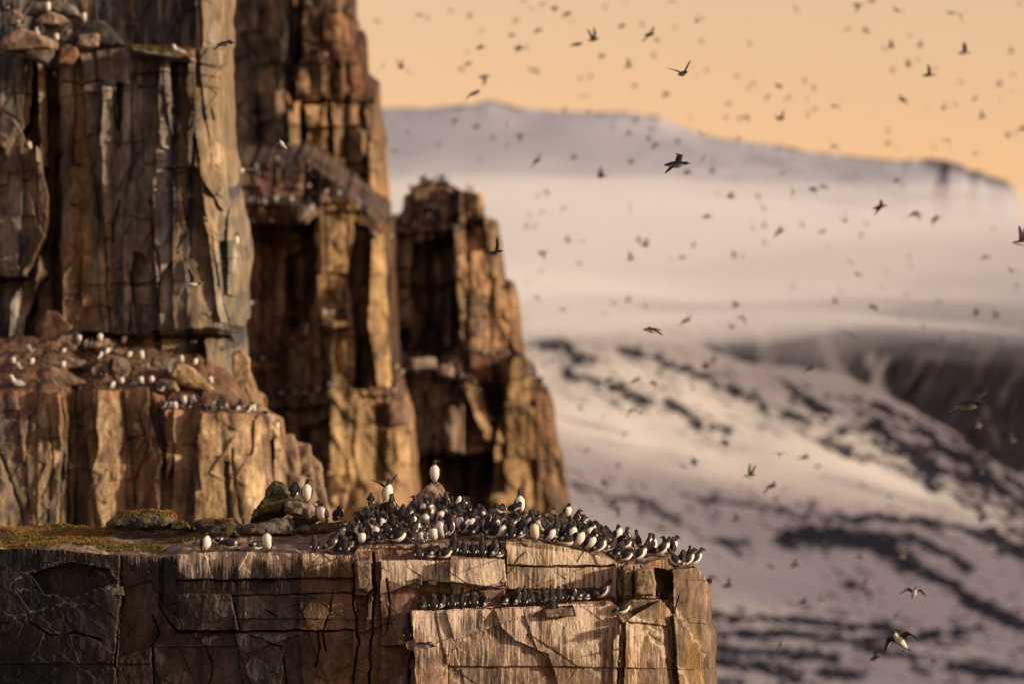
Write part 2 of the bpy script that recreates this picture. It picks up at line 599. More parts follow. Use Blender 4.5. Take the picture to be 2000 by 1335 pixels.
feats_near = [
    # polygon, offset, tilt (positive: turned to the right), colour, mix
    ([(-80, 1000), (232, 1000), (236, 1180), (222, 1400), (-80, 1400)], .10, -.15, DARK, .8),
    ([(-80, 1150), (30, 1152), (60, 1195), (20, 1215), (-80, 1220)], .12, 0, None, 0),
    ([(60, 1120), (140, 1098), (215, 1110), (225, 1140), (180, 1150), (150, 1170), (90, 1160)], -.16, 0, (.035, .03, .027), .6),
    ([(236, 1000), (310, 1000), (312, 1190), (296, 1240), (300, 1400), (236, 1400)], .02, -.05, (.15, .10, .06), .8),
    ([(312, 1000), (345, 1000), (352, 1210), (312, 1180)], -.08, 0, (.05, .045, .04), .7),
    ([(345, 1000), (690, 1000), (690, 1132), (600, 1128), (345, 1133)], .12, .08, (.10, .08, .06), .8),
    ([(345, 1160), (452, 1158), (466, 1228), (345, 1232)], .16, 0, (.10, .085, .068), .7),
    ([(300, 1233), (690, 1230), (690, 1400), (296, 1400)], -.04, .05, (.075, .062, .05), .7),
    ([(396, 1240), (560, 1235), (540, 1400), (400, 1400)], .06, 0, None, 0),
    ([(590, 1080), (690, 1080), (690, 1400), (600, 1400), (585, 1250)], .03, .1, (.20, .115, .05), .85),
    ([(690, 1078), (726, 1075), (730, 1160), (722, 1232), (700, 1235), (692, 1180)], .14, -.1, (.14, .105, .075), .7),
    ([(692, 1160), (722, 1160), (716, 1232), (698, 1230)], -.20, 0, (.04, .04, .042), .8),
    ([(728, 1075), (742, 1075), (746, 1400), (726, 1400)], .06, 0, (.05, .045, .04), .7),
    ([(745, 1095), (985, 1093), (990, 1142), (960, 1150), (880, 1138), (850, 1135), (820, 1135), (745, 1160)], .42, .0, (.20, .15, .11), .9),
    ([(745, 1160), (820, 1135), (815, 1200), (790, 1260), (745, 1260)], .22, -.15, (.12, .09, .075), .8),
    ([(745, 1255), (800, 1245), (830, 1400), (740, 1400)], .32, -.1, (.17, .115, .07), .8),
    ([(820, 1135), (880, 1138), (985, 1150), (1180, 1148), (1180, 1185), (800, 1195)], -.10, 0, (.13, .09, .07), .8),
    ([(880, 1085), (985, 1093), (990, 1140), (980, 1185), (880, 1190)], .30, 0, (.22, .165, .125), .8),
    ([(990, 1050), (1205, 1080), (1205, 1104), (990, 1103)], .16, .1, (.20, .15, .095), .8),
    ([(990, 1103), (1205, 1106), (1205, 1165), (1160, 1172), (990, 1150)], .06, .1, (.13, .095, .06), .8),
    ([(806, 1192), (960, 1188), (1060, 1185), (1100, 1178), (1190, 1173), (1216, 1200), (1210, 1240), (1196, 1400), (816, 1400)], .62, .25, (.19, .145, .10), .9),
    ([(1040, 1206), (1062, 1188), (1118, 1184), (1122, 1204)], -.18, 0, (.27, .15, .11), .7),
    ([(965, 1186), (980, 1225), (1010, 1250), (1070, 1278), (1110, 1400), (860, 1400), (880, 1270), (930, 1230)], -.14, -.1, (.075, .07, .066), .45),
    ([(1216, 1104), (1232, 1100), (1280, 1106), (1283, 1165), (1280, 1168), (1216, 1168)], .30, .2, (.27, .18, .10), .9),
    ([(1216, 1168), (1290, 1168), (1300, 1220), (1215, 1215)], .16, .1, (.22, .15, .08), .8),
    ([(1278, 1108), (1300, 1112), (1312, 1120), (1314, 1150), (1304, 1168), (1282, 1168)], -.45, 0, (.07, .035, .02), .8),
    ([(1314, 1112), (1400, 1100), (1400, 1400), (1330, 1400), (1316, 1240)], .20, .2, (.26, .165, .07), .9),
    ([(1210, 1222), (1290, 1170), (1340, 1230), (1400, 1400), (1200, 1400)], .36, .2, (.23, .165, .09), .8),
    ([(1222, 1215), (1262, 1236), (1300, 1300), (1310, 1400), (1212, 1400)], .22, 0, (.22, .155, .09), .6),
    ([(1196, 1250), (1214, 1225), (1216, 1400), (1192, 1400)], .12, 0, (.05, .035, .025), .8),
]
cracks_near = [
    ([(345, 1131), (560, 1133), (600, 1128), (690, 1128)], 1.6, .16), ([(450, 1162), (560, 1160), (690, 1158)], 1.5, .14),
    ([(345, 1233), (500, 1232), (690, 1230)], 1.7, .2), ([(312, 1080), (312, 1180), (330, 1215), (345, 1230)], 1.8, .2),
    ([(236, 1085), (238, 1180), (228, 1260), (225, 1340)], 2.2, .25), ([(452, 1160), (462, 1205), (468, 1230)], 1.6, .18),
    ([(297, 1200), (310, 1235), (296, 1260), (300, 1335)], 1.8, .2), ([(690, 1080), (692, 1180), (700, 1250), (690, 1335)], 2.4, .3),
    ([(728, 1080), (733, 1170), (724, 1260), (722, 1335)], 2.4, .3), ([(634, 1270), (630, 1230), (646, 1190), (652, 1150)], 1.6, .16),
    ([(490, 1240), (550, 1262), (560, 1335)], 1.6, .15), ([(520, 1190), (540, 1205)], 1.6, .12), ([(620, 1232), (625, 1262), (618, 1300)], 1.8, .2),
    ([(1207, 1085), (1208, 1170), (1212, 1225), (1204, 1335)], 1.8, .16), ([(990, 1103), (1100, 1107), (1205, 1104)], 1.5, .16),
    ([(1216, 1168), (1280, 1169), (1306, 1168)], 1.3, .12), ([(1238, 1106), (1234, 1125), (1236, 1166)], 1.4, .16), ([(1252, 1104), (1260, 1135), (1258, 1168)], 1.4, .18),
    ([(1322, 1162), (1317, 1195)], 1.4, .12), ([(985, 1090), (988, 1150), (982, 1185)], 2, .2),
    ([(60, 1215), (100, 1240), (150, 1235), (200, 1250)], 1.8, .14), ([(400, 1260), (415, 1300), (408, 1335)], 1.6, .14), ([(800, 1200), (806, 1250), (800, 1335)], 2.5, .3),
    ([(755, 1130), (762, 1180), (755, 1235)], 1.8, .15),
]
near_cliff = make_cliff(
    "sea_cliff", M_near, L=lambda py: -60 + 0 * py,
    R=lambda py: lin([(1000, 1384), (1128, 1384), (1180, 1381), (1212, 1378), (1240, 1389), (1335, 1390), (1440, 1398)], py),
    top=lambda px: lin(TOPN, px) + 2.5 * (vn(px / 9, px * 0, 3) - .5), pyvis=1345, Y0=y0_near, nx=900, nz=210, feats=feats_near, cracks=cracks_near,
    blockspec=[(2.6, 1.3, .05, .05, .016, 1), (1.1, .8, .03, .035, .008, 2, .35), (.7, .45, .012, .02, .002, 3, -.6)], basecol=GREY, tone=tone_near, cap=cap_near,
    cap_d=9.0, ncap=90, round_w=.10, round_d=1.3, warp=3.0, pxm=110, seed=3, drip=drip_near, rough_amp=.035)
tag(near_cliff, "weathered flat-topped promontory streaked with droppings, crowded with guillemots", "cliff", kind="structure")

# ================================================================== THE MIDDLE CLIFF, lower wall with its rubble slope, and upper wall
TOPM = [(-60, 765), (60, 765), (118, 770), (128, 785), (146, 785), (152, 765), (288, 758), (300, 772), (318, 800), (400, 806), (486, 808), (500, 818), (520, 830)]


def cap_mid(px, py, tt, e, c):
    zc = unproj(px, lin([(-60, 655), (200, 660), (380, 690), (440, 735), (480, 790), (520, 818)], px), e[:, 3] + 3.2)[2]
    f = np.clip((tt + e[:, 1] - e[:, 3]) / 3.2, 0, 1)
    x = e[:, 0]
    z = e[:, 2] + (zc - e[:, 2]) * f - max(0, tt - 3.2) * .1
    z = z + .12 * (fbm(x * 1.6, x * 0 + tt * 1.6, 35, 4) - .5) * 2 * min(1, tt * 3)
    cc = np.empty((len(px), 4))
    n = fbm(x * 2.2, x * 0 + tt * 2.5, 31, 4)[:, None]
    cc[:, :3] = np.array((.17, .095, .055)) * (.5 + 1.0 * n)
    cc[:, 3] = 0
    return z, cc


def tone_mid(px, py, X, Z, cell, C):
    n1 = fbm(X * .8, Z * .12, 201, 4)
    n2 = fbm(X * 1.9, Z * .22, 202, 4)
    n3 = fbm(X * 4.5, Z * .45, 203, 4)
    C = mixc(C, sstep(.5, .64, n2) * .65, (.07, .062, .056))
    C = mixc(C, sstep(.5, .64, n3) * .6, (.30, .22, .14))
    C = mixc(C, sstep(.52, .66, fbm(X * 2.4, Z * .2, 206, 3)) * .55, (.30, .175, .075))
    rz = np.exp(-((px - 165 - 8 * (n1 - .5)) / 17) ** 2) * sstep(150, 330, py) * sstep(720, 560, py)
    C = mixc(C, rz * .8 * (.5 + n2), (.32, .15, .04))
    C = mixc(C, np.exp(-((px - 108) / 12) ** 2) * sstep(100, 200, py) * (py < 640) * .8, (.12, .05, .018))
    for x0, y1, y2, w in ((330, 380, 640, 7), (327, 290, 420, 5), (255, 100, 330, 6)):
        C = mixc(C, np.exp(-((px - x0 - 6 * (n1 - .5)) / w) ** 2) * sstep(y1 - 20, y1 + 20, py) * sstep(y2 + 20, y2 - 20, py) * .6, (.40, .33, .27))
    return C


def tone_midlow(px, py, X, Z, cell, C):
    C = mixc(C, sstep(.46, .6, fbm(X * 1.4, Z * .3, 211, 4)) * .5, (.34, .215, .10))
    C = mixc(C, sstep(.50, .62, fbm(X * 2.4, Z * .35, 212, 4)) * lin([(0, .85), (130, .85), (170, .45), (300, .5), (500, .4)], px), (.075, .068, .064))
    C = mixc(C, sstep(.54, .66, fbm(X * 4.2, Z * .4, 213, 4)) * .6, (.46, .33, .19))
    C = mixc(C, sstep(.54, .66, fbm(X * 3.3, Z * .5, 215, 4)) * .5, (.20, .095, .055))
    C = mixc(C, np.exp(-((py - lin(TOPM, px)) / 16) ** 2) * .5, (.36, .17, .10))
    return C


feats_mlow = [
    ([(-80, 700), (118, 700), (122, 860), (112, 1040), (-80, 1060)], .35, -.35, (.15, .12, .095), .8),
    ([(118, 700), (146, 760), (150, 900), (140, 1060), (112, 1040), (122, 860)], .15, -.5, (.085, .07, .035), .8),
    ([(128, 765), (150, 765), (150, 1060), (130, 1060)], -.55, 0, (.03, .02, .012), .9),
    ([(150, 700), (195, 700), (188, 850), (184, 950), (205, 1060), (150, 1060)], -.15, -.3, (.075, .055, .04), .9),
    ([(178, 700), (228, 700), (236, 840), (232, 1060), (200, 1060), (184, 940), (190, 860)], .25, .35, (.30, .215, .125), .9),
    ([(236, 700), (290, 700), (320, 870), (310, 1060), (250, 1060)], .05, -.45, (.24, .135, .075), .9),
    ([(290, 700), (322, 780), (335, 860), (340, 930), (322, 930), (308, 860), (290, 800)], -.2, -.4, (.09, .065, .05), .9),
    ([(322, 700), (350, 700), (345, 860), (325, 940), (326, 820)], .2, .3, (.36, .24, .12), .8),
    ([(345, 780), (400, 780), (375, 900), (360, 1060), (335, 1060)], .1, .4, (.26, .17, .10), .8),
    ([(392, 780), (500, 780), (512, 870), (530, 1060), (380, 1060)], .45, .3, (.42, .30, .165), .9),
    ([(440, 900), (452, 900), (462, 1060), (450, 1060)], -.35, 0, (.12, .08, .05), .8),
]
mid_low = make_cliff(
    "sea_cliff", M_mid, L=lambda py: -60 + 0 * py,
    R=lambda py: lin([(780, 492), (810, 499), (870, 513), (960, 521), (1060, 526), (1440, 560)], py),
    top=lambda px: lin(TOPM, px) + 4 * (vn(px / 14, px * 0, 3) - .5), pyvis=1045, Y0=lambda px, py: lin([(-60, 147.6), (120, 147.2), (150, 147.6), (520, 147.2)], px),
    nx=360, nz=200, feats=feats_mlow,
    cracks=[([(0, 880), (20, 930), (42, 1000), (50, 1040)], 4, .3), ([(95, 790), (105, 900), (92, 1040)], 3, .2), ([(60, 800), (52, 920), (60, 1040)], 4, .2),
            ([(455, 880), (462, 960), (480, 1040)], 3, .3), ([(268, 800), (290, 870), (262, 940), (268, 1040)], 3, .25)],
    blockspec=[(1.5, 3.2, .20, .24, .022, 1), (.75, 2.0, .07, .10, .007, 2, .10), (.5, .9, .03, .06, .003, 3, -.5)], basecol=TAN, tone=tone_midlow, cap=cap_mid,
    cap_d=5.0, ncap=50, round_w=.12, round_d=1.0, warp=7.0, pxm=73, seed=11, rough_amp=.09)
tag(mid_low, "streaked ochre and grey lower cliff wall below the rubble shelf, behind the near promontory", "cliff", kind="structure")

feats_mup = [
    ([(-80, -60), (446, -60), (446, 180), (-80, 180)], 0, 0, (.05, .042, .036), .75),
    ([(385, -60), (450, -60), (460, 330), (440, 420), (385, 330)], .35, .35, (.22, .165, .11), .8),
    ([(-80, 118), (70, 118), (62, 240), (20, 300), (-80, 300)], .9, -.3, (.07, .062, .055), .8),
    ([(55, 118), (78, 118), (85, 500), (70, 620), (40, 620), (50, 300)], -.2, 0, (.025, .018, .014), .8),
    ([(-80, 250), (40, 240), (60, 296), (85, 300), (102, 420), (95, 470), (60, 548), (-80, 548)], 1.1, -.5, (.27, .175, .11), .75),
    ([(-80, 400), (60, 380), (95, 470), (60, 548), (-80, 548)], .1, -.3, (.09, .08, .07), .65),
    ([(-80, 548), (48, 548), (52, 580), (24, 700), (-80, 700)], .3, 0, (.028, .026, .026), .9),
    ([(48, 560), (85, 500), (98, 540), (62, 600), (45, 680), (24, 700), (30, 600)], .9, .3, (.20, .175, .14), .8),
    ([(75, 118), (92, 118), (98, 330), (85, 330)], .8, .3, (.22, .16, .09), .8),
    ([(92, 110), (120, 105), (128, 640), (104, 640)], -.05, 0, (.10, .05, .022), .8),
    ([(120, 98), (382, 104), (386, 220), (378, 330), (120, 330)], 1.0, -.3, (.115, .092, .07), .8),
    ([(120, 170), (200, 162), (330, 180), (378, 300), (372, 500), (300, 560), (120, 560)], .12, -.25, None, 0),
    ([(120, 330), (450, 330), (468, 460), (470, 640), (455, 655), (230, 655), (120, 650)], 1.1, -.25, (.125, .10, .076), .8),
    ([(205, 180), (222, 180), (232, 300), (222, 470), (205, 470)], .2, .25, (.25, .19, .12), .7),
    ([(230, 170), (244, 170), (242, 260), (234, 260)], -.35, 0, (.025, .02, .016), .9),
    ([(318, 125), (335, 125), (340, 300), (322, 300), (312, 200)], .25, .4, (.24, .175, .11), .8),
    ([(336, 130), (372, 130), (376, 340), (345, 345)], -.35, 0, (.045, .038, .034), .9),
    ([(268, 495), (285, 500), (330, 620), (320, 655), (275, 655), (262, 560)], -.15, -.5, (.05, .04, .035), .85),
    ([(308, 300), (345, 290), (348, 420), (345, 640), (322, 645), (310, 500)], .2, .35, (.19, .16, .13), .8),
    ([(345, 290), (385, 260), (415, 430), (430, 560), (440, 655), (346, 655)], .35, .1, (.085, .073, .06), .85),
    ([(385, 260), (440, 290), (456, 420), (470, 500), (468, 560), (452, 640), (436, 560), (412, 420)], .25, .6, (.34, .245, .14), .85),
    ([(405, 395), (425, 400), (447, 640), (436, 640), (412, 470)], .3, .3, (.36, .26, .15), .8),
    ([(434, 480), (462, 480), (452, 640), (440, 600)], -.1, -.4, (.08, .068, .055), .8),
    ([(220, 655), (450, 655), (450, 800), (215, 800)], .15, 0, (.105, .085, .06), .8),
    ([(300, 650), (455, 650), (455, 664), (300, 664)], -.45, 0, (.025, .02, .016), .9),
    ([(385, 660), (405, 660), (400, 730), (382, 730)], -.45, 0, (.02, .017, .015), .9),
    ([(405, 670), (470, 680), (470, 800), (400, 800)], .45, .3, (.19, .145, .09), .8),
    ([(108, 300), (126, 300), (124, 640), (100, 640)], -.3, 0, (.06, .03, .015), .6),
]
cracks_mup = [([(120, 165), (165, 172), (200, 165), (215, 176), (330, 180)], 2.2, .28), ([(225, 220), (240, 270), (238, 300)], 3, .3), ([(228, 480), (226, 440), (240, 400)], 2.5, .3),
              ([(300, 400), (306, 470), (318, 530), (318, 620)], 3, .35), ([(365, 395), (370, 450)], 2.2, .25), ([(256, 520), (262, 600), (258, 650)], 2.5, .3),
              ([(390, 130), (430, 138), (442, 120)], 2.2, .35), ([(395, 200), (402, 235)], 4, .4), ([(412, 210), (418, 235)], 3.5, .4), ([(438, 110), (440, 200)], 2.5, .3),
              ([(208, 430), (214, 560), (222, 660)], 2.4, .3), ([(260, 430), (290, 438), (300, 420)], 2.2, .2), ([(200, 600), (225, 610)], 2, .2), ([(230, 662), (300, 668)], 3, .3),
              ([(0, 548), (60, 548)], 3, .4), ([(430, 685), (450, 680), (468, 684)], 2.5, .3), ([(330, 340), (378, 342)], 2.5, .25), ([(150, 100), (152, 200), (146, 330)], 2.5, .25)]
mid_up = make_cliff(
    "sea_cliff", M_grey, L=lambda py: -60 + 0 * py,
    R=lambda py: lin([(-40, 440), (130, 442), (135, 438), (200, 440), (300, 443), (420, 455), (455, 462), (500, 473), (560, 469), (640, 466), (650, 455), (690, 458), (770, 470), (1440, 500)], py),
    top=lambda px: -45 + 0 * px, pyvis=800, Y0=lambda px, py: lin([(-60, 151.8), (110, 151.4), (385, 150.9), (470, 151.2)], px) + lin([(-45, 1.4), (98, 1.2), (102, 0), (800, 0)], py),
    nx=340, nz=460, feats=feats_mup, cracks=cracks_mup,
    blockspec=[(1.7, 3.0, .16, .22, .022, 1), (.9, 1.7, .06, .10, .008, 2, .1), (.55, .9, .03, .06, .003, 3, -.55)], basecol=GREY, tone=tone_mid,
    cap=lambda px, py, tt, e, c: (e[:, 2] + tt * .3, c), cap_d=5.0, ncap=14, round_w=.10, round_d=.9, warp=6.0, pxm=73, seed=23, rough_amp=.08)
tag(mid_up, "tall fluted grey and rust-streaked cliff wall above the rubble shelf", "cliff", kind="structure")

# ================================================================== THE FAR CLIFFS
def tone_far(px, py, X, Z, cell, C):
    n1 = fbm(X * .5, Z * .09, 301, 4)
    n2 = fbm(X * 1.1, Z * .16, 302, 4)
    n3 = fbm(X * 2.6, Z * .3, 303, 4)
    C = mixc(C, sstep(.5, .62, n2) * .5, (.05, .04, .033))
    C = mixc(C, sstep(.52, .64, n1) * .35, (.26, .14, .07))
    C = mixc(C, sstep(.52, .64, n3) * .45, (.36, .24, .13))
    return C


def cap_simple(slope, colr, k=.6):
    def f(px, py, tt, e, c):
        x = e[:, 0]
        cc = np.empty((len(px), 4))
        n = fbm(x * 1.2, x * 0 + tt * 1.2, 41, 4)[:, None]
        cc[:, :3] = np.array(colr) * (.5 + n)
        cc[:, 3] = 0
        return e[:, 2] + slope * tt + .3 * (fbm(x * .7, x * 0 + tt * .7, 42, 4) - .5) * min(1, tt), cc
    return f


# upper stack: rises out of the frame behind the bird-covered shoulder
feats_f1up = [
    ([(400, -60), (585, -60), (580, 120), (560, 330), (400, 330)], .2, .3, (.13, .105, .085), .8),
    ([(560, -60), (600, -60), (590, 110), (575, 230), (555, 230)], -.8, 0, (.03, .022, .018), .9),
    ([(480, 90), (560, 60), (570, 330), (490, 330)], .5, -.8, (.10, .08, .065), .8),
    ([(590, 20), (700, 20), (700, 130), (585, 130)], .8, -.5, (.17, .085, .045), .8),
    ([(575, 130), (640, 110), (640, 190), (575, 190)], 1.2, .3, (.24, .165, .10), .8),
    ([(630, 110), (700, 110), (720, 200), (640, 200)], .3, -.9, (.12, .055, .03), .8),
    ([(560, 190), (700, 190), (700, 250), (560, 250)], .7, 0, (.20, .11, .06), .7),
    ([(600, 210), (640, 210), (640, 330), (610, 330)], 1.2, .6, (.36, .24, .12), .7),
    ([(650, 210), (735, 210), (752, 440), (660, 440)], .9, .5, (.19, .125, .075), .8),
    ([(715, 210), (760, 210), (765, 440), (725, 440)], .5, .7, (.25, .155, .08), .8),
    ([(498, 158), (512, 162), (520, 185), (504, 192)], .25, .3, (.26, .18, .11), .6), ([(537, 192), (560, 182), (552, 236), (540, 244)], .3, .4, (.26, .18, .11), .6),
    ([(565, 210), (585, 205), (590, 300), (568, 300)], 1.0, .8, (.36, .24, .12), .8), ([(440, 200), (500, 200), (500, 330), (440, 330)], .2, -.6, (.10, .085, .075), .7),
]
far_up = make_cliff(
    "sea_cliff", M_far, L=lambda py: 415 + 0 * py,
    R=lambda py: lin([(-45, 628), (0, 650), (18, 658), (28, 684), (32, 688), (108, 690), (112, 701), (130, 706), (190, 712), (196, 716), (208, 732), (215, 734), (300, 744), (370, 749), (430, 754), (520, 760), (1440, 800)], py),
    top=lambda px: -45 + 0 * px, pyvis=470, Y0=lambda px, py: lin([(415, 262), (560, 259.5), (590, 260.5), (760, 261)], px),
    nx=230, nz=330, feats=feats_f1up, cracks=[([(585, 60), (575, 160), (580, 200)], 7, .8), ([(660, 195), (720, 197)], 4, .5), ([(660, 330), (740, 320)], 4, .5), ([(700, 110), (640, 104)], 4, .5), ([(600, 90), (680, 96)], 5, .6), ([(645, 160), (650, 190)], 8, .7), ([(720, 320), (722, 420)], 5, .6), ([(600, 300), (620, 250)], 4, .5)],
    blockspec=[(2.2, 3.4, .55, .5, .08, 1), (1.0, 1.5, .25, .3, .05, 2), (.8, .8, .1, .2, .03, 3, .6)], basecol=BROWN, tone=tone_far,
    cap=lambda px, py, tt, e, c: (e[:, 2] + tt * .3, c), cap_d=8, ncap=12, round_w=.14, round_d=1.6, warp=8, pxm=42, seed=31, rough_amp=.2)
tag(far_up, "blurred brown stepped crag rising out of view behind the fluted wall", "cliff", kind="structure")

TOPF = [(415, 330), (455, 320), (520, 318), (600, 322), (640, 345), (668, 375), (700, 405), (735, 425), (752, 440), (780, 450)]
feats_f1 = [  # hollows painted near-black for shade, sun-facing ribs painted bright
    ([(400, 300), (700, 300), (690, 395), (600, 410), (455, 400), (400, 400)], .3, 0, (.11, .06, .045), .8),
    ([(400, 395), (610, 405), (612, 440), (400, 442)], .9, -.3, (.10, .055, .032), .8),
    ([(400, 442), (612, 442), (605, 640), (595, 760), (640, 1080), (400, 1080)], -1.3, -.9, (.11, .055, .030), .8),
    ([(470, 480), (520, 460), (560, 560), (540, 720), (480, 720)], .5, -.3, (.14, .072, .04), .6),
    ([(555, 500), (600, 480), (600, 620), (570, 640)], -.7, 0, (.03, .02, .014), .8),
    ([(630, 380), (700, 390), (698, 440), (680, 520), (690, 640), (640, 655), (622, 560), (620, 440)], 1.0, 1.6, (.50, .355, .165), .95),
    ([(598, 640), (625, 560), (640, 620), (636, 700), (600, 690)], .6, 1.2, (.42, .28, .14), .9),
    ([(622, 612), (690, 600), (690, 625), (622, 628)], 1.0, 0, (.12, .06, .045), .9),
    ([(630, 628), (692, 622), (690, 760), (715, 790), (700, 940), (640, 1080), (650, 900), (655, 760)], 1.6, 1.2, (.50, .355, .165), .95),
    ([(622, 625), (656, 628), (655, 760), (630, 740)], .8, -.5, (.12, .075, .05), .9),
    ([(694, 430), (726, 440), (722, 760), (700, 760), (690, 640), (682, 520)], -.8, 0, (.05, .04, .036), .9),
    ([(722, 470), (752, 450), (757, 580), (762, 760), (740, 760), (720, 620)], .8, 1.2, (.48, .34, .155), .95),
    ([(705, 560), (740, 540), (750, 760), (712, 770)], 1.1, 1.2, (.40, .28, .13), .85),
    ([(500, 770), (662, 765), (660, 790), (500, 795)], .7, 0, (.12, .055, .04), .9),
    ([(540, 800), (640, 800), (640, 900), (560, 900)], .4, 0, (.06, .045, .035), .9),
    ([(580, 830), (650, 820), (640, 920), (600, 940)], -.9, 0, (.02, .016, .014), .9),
    ([(650, 760), (700, 760), (800, 800), (800, 1080), (640, 1080), (640, 940)], 1.9, .9, (.46, .33, .16), .95),
    ([(700, 770), (790, 790), (800, 860), (720, 830)], -.8, 0, (.20, .13, .08), .8),
]
far_low = make_cliff(
    "sea_cliff", M_far, L=lambda py: 415 + 0 * py,
    R=lambda py: lin([(300, 752), (440, 756), (580, 762), (760, 775), (830, 800), (900, 808), (1060, 812), (1440, 830)], py),
    top=lambda px: lin(TOPF, px) + 6 * (vn(px / 12, px * 0, 3) - .5), pyvis=1050, Y0=lambda px, py: lin([(415, 251), (620, 252.5), (700, 251), (810, 252)], px),
    nx=230, nz=420, feats=feats_f1, cracks=[([(678, 440), (676, 500)], 4, .6), ([(700, 780), (690, 880), (700, 960)], 5, .4), ([(740, 800), (745, 900)], 4, .4), ([(770, 850), (772, 980)], 4, .4), ([(640, 760), (660, 700)], 4, .4)],
    blockspec=[(1.9, 3.6, .38, .4, .08, 1), (1.0, 1.6, .18, .25, .05, 2), (.8, .8, .1, .2, .03, 3, .6)], basecol=BROWN, tone=tone_far,
    cap=cap_simple(.22, (.09, .06, .045)), cap_d=9, ncap=40, round_w=.14, round_d=1.6, warp=8, pxm=42, seed=37, rough_amp=.18)
tag(far_low, "blurred far cliff with two bright ochre ribs beside a dark brown hollow", "cliff", kind="structure")

TOPS = [(735, 440), (752, 425), (775, 432), (786, 412), (789, 382), (800, 378), (806, 366), (822, 358), (840, 352), (868, 352), (885, 364), (900, 372), (915, 378), (940, 380),
        (944, 384), (947, 426), (970, 430), (973, 436)]
feats_f2 = [
    ([(780, 340), (950, 340), (948, 410), (780, 412)], .0, .4, (.15, .075, .045), .8),
    ([(900, 372), (950, 372), (950, 440), (895, 440)], .6, .9, (.26, .155, .075), .8),
    ([(735, 415), (900, 405), (900, 450), (735, 470)], .8, 0, (.11, .055, .045), .85),
    ([(735, 465), (830, 450), (805, 700), (790, 760), (735, 760)], .3, -.9, (.13, .065, .038), .85),
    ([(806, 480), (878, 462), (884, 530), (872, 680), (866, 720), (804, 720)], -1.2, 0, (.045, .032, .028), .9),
    ([(870, 480), (884, 480), (884, 680), (874, 680)], .5, 0, (.22, .16, .11), .8),
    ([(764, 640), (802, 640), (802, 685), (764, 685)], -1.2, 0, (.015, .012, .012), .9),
    ([(884, 460), (950, 440), (960, 540), (975, 640), (985, 690), (905, 690), (890, 560)], 1.0, .9, (.34, .20, .115), .9),
    ([(945, 425), (975, 430), (990, 545), (1010, 560), (1022, 600), (1022, 690), (985, 690), (965, 560)], .7, .9, (.27, .165, .08), .9),
    ([(735, 700), (900, 690), (1020, 690), (1020, 745), (890, 745), (735, 730)], .7, -.3, (.17, .085, .05), .8),
    ([(755, 730), (890, 740), (930, 790), (965, 850), (960, 900), (900, 880), (800, 880), (755, 840)], .3, -.7, (.13, .085, .06), .85),
    ([(868, 800), (905, 790), (905, 885), (870, 885)], .7, .5, (.24, .165, .11), .8),
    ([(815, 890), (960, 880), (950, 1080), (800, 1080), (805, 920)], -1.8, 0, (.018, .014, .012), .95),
    ([(900, 745), (930, 740), (965, 830), (990, 870), (950, 860)], 1.0, .6, (.33, .21, .115), .85),
    ([(980, 715), (1030, 700), (1050, 760), (1060, 1080), (950, 1080), (968, 870), (985, 800)], 1.2, 1.2, (.33, .215, .10), .9),
    ([(1040, 740), (1075, 770), (1090, 870), (1120, 1040), (1060, 1080), (1046, 900)], .2, -.2, (.11, .062, .035), .9),
    ([(1082, 880), (1130, 1040), (1130, 1080), (1078, 1080)], -.2, -.2, (.06, .05, .043), .8),
]
far_stack = make_cliff(
    "sea_cliff", M_far, L=lambda py: lin([(340, 740), (450, 738), (760, 738), (1440, 738)], py),
    R=lambda py: lin([(340, 973), (430, 973), (436, 974), (540, 988), (548, 996), (552, 1006), (600, 1016), (640, 1020), (690, 1022), (695, 1020), (702, 1034), (712, 1044), (735, 1052), (765, 1072), (775, 1077), (800, 1081), (870, 1092), (880, 1096), (1000, 1116), (1050, 1126), (1440, 1180)], py),
    top=lambda px: lin(TOPS, px) + 3 * (vn(px / 6, px * 0, 3) - .5), pyvis=1050, Y0=lambda px, py: lin([(735, 290), (806, 289), (880, 288.5), (1130, 290)], px),
    nx=260, nz=440, feats=feats_f2, cracks=[([(884, 460), (890, 560), (886, 700)], 4, .6), ([(860, 470), (880, 530)], 10, .7), ([(985, 690), (1022, 690)], 5, .5), ([(965, 760), (960, 880)], 4, .5)],
    blockspec=[(2.3, 3.0, .45, .45, .09, 1), (1.1, 1.5, .22, .3, .05, 2), (.8, .8, .1, .2, .03, 3, .6)], basecol=BROWN, tone=tone_far,
    cap=cap_simple(-.1, (.09, .06, .045)), cap_d=10, ncap=20, round_w=.12, round_d=2.0, warp=8, pxm=38, seed=41, rough_amp=.2)
tag(far_stack, "blurred stepped rock stack with a bird-covered crown, ending the line of cliffs", "cliff", kind="structure")

SPUR_ROCKS = []
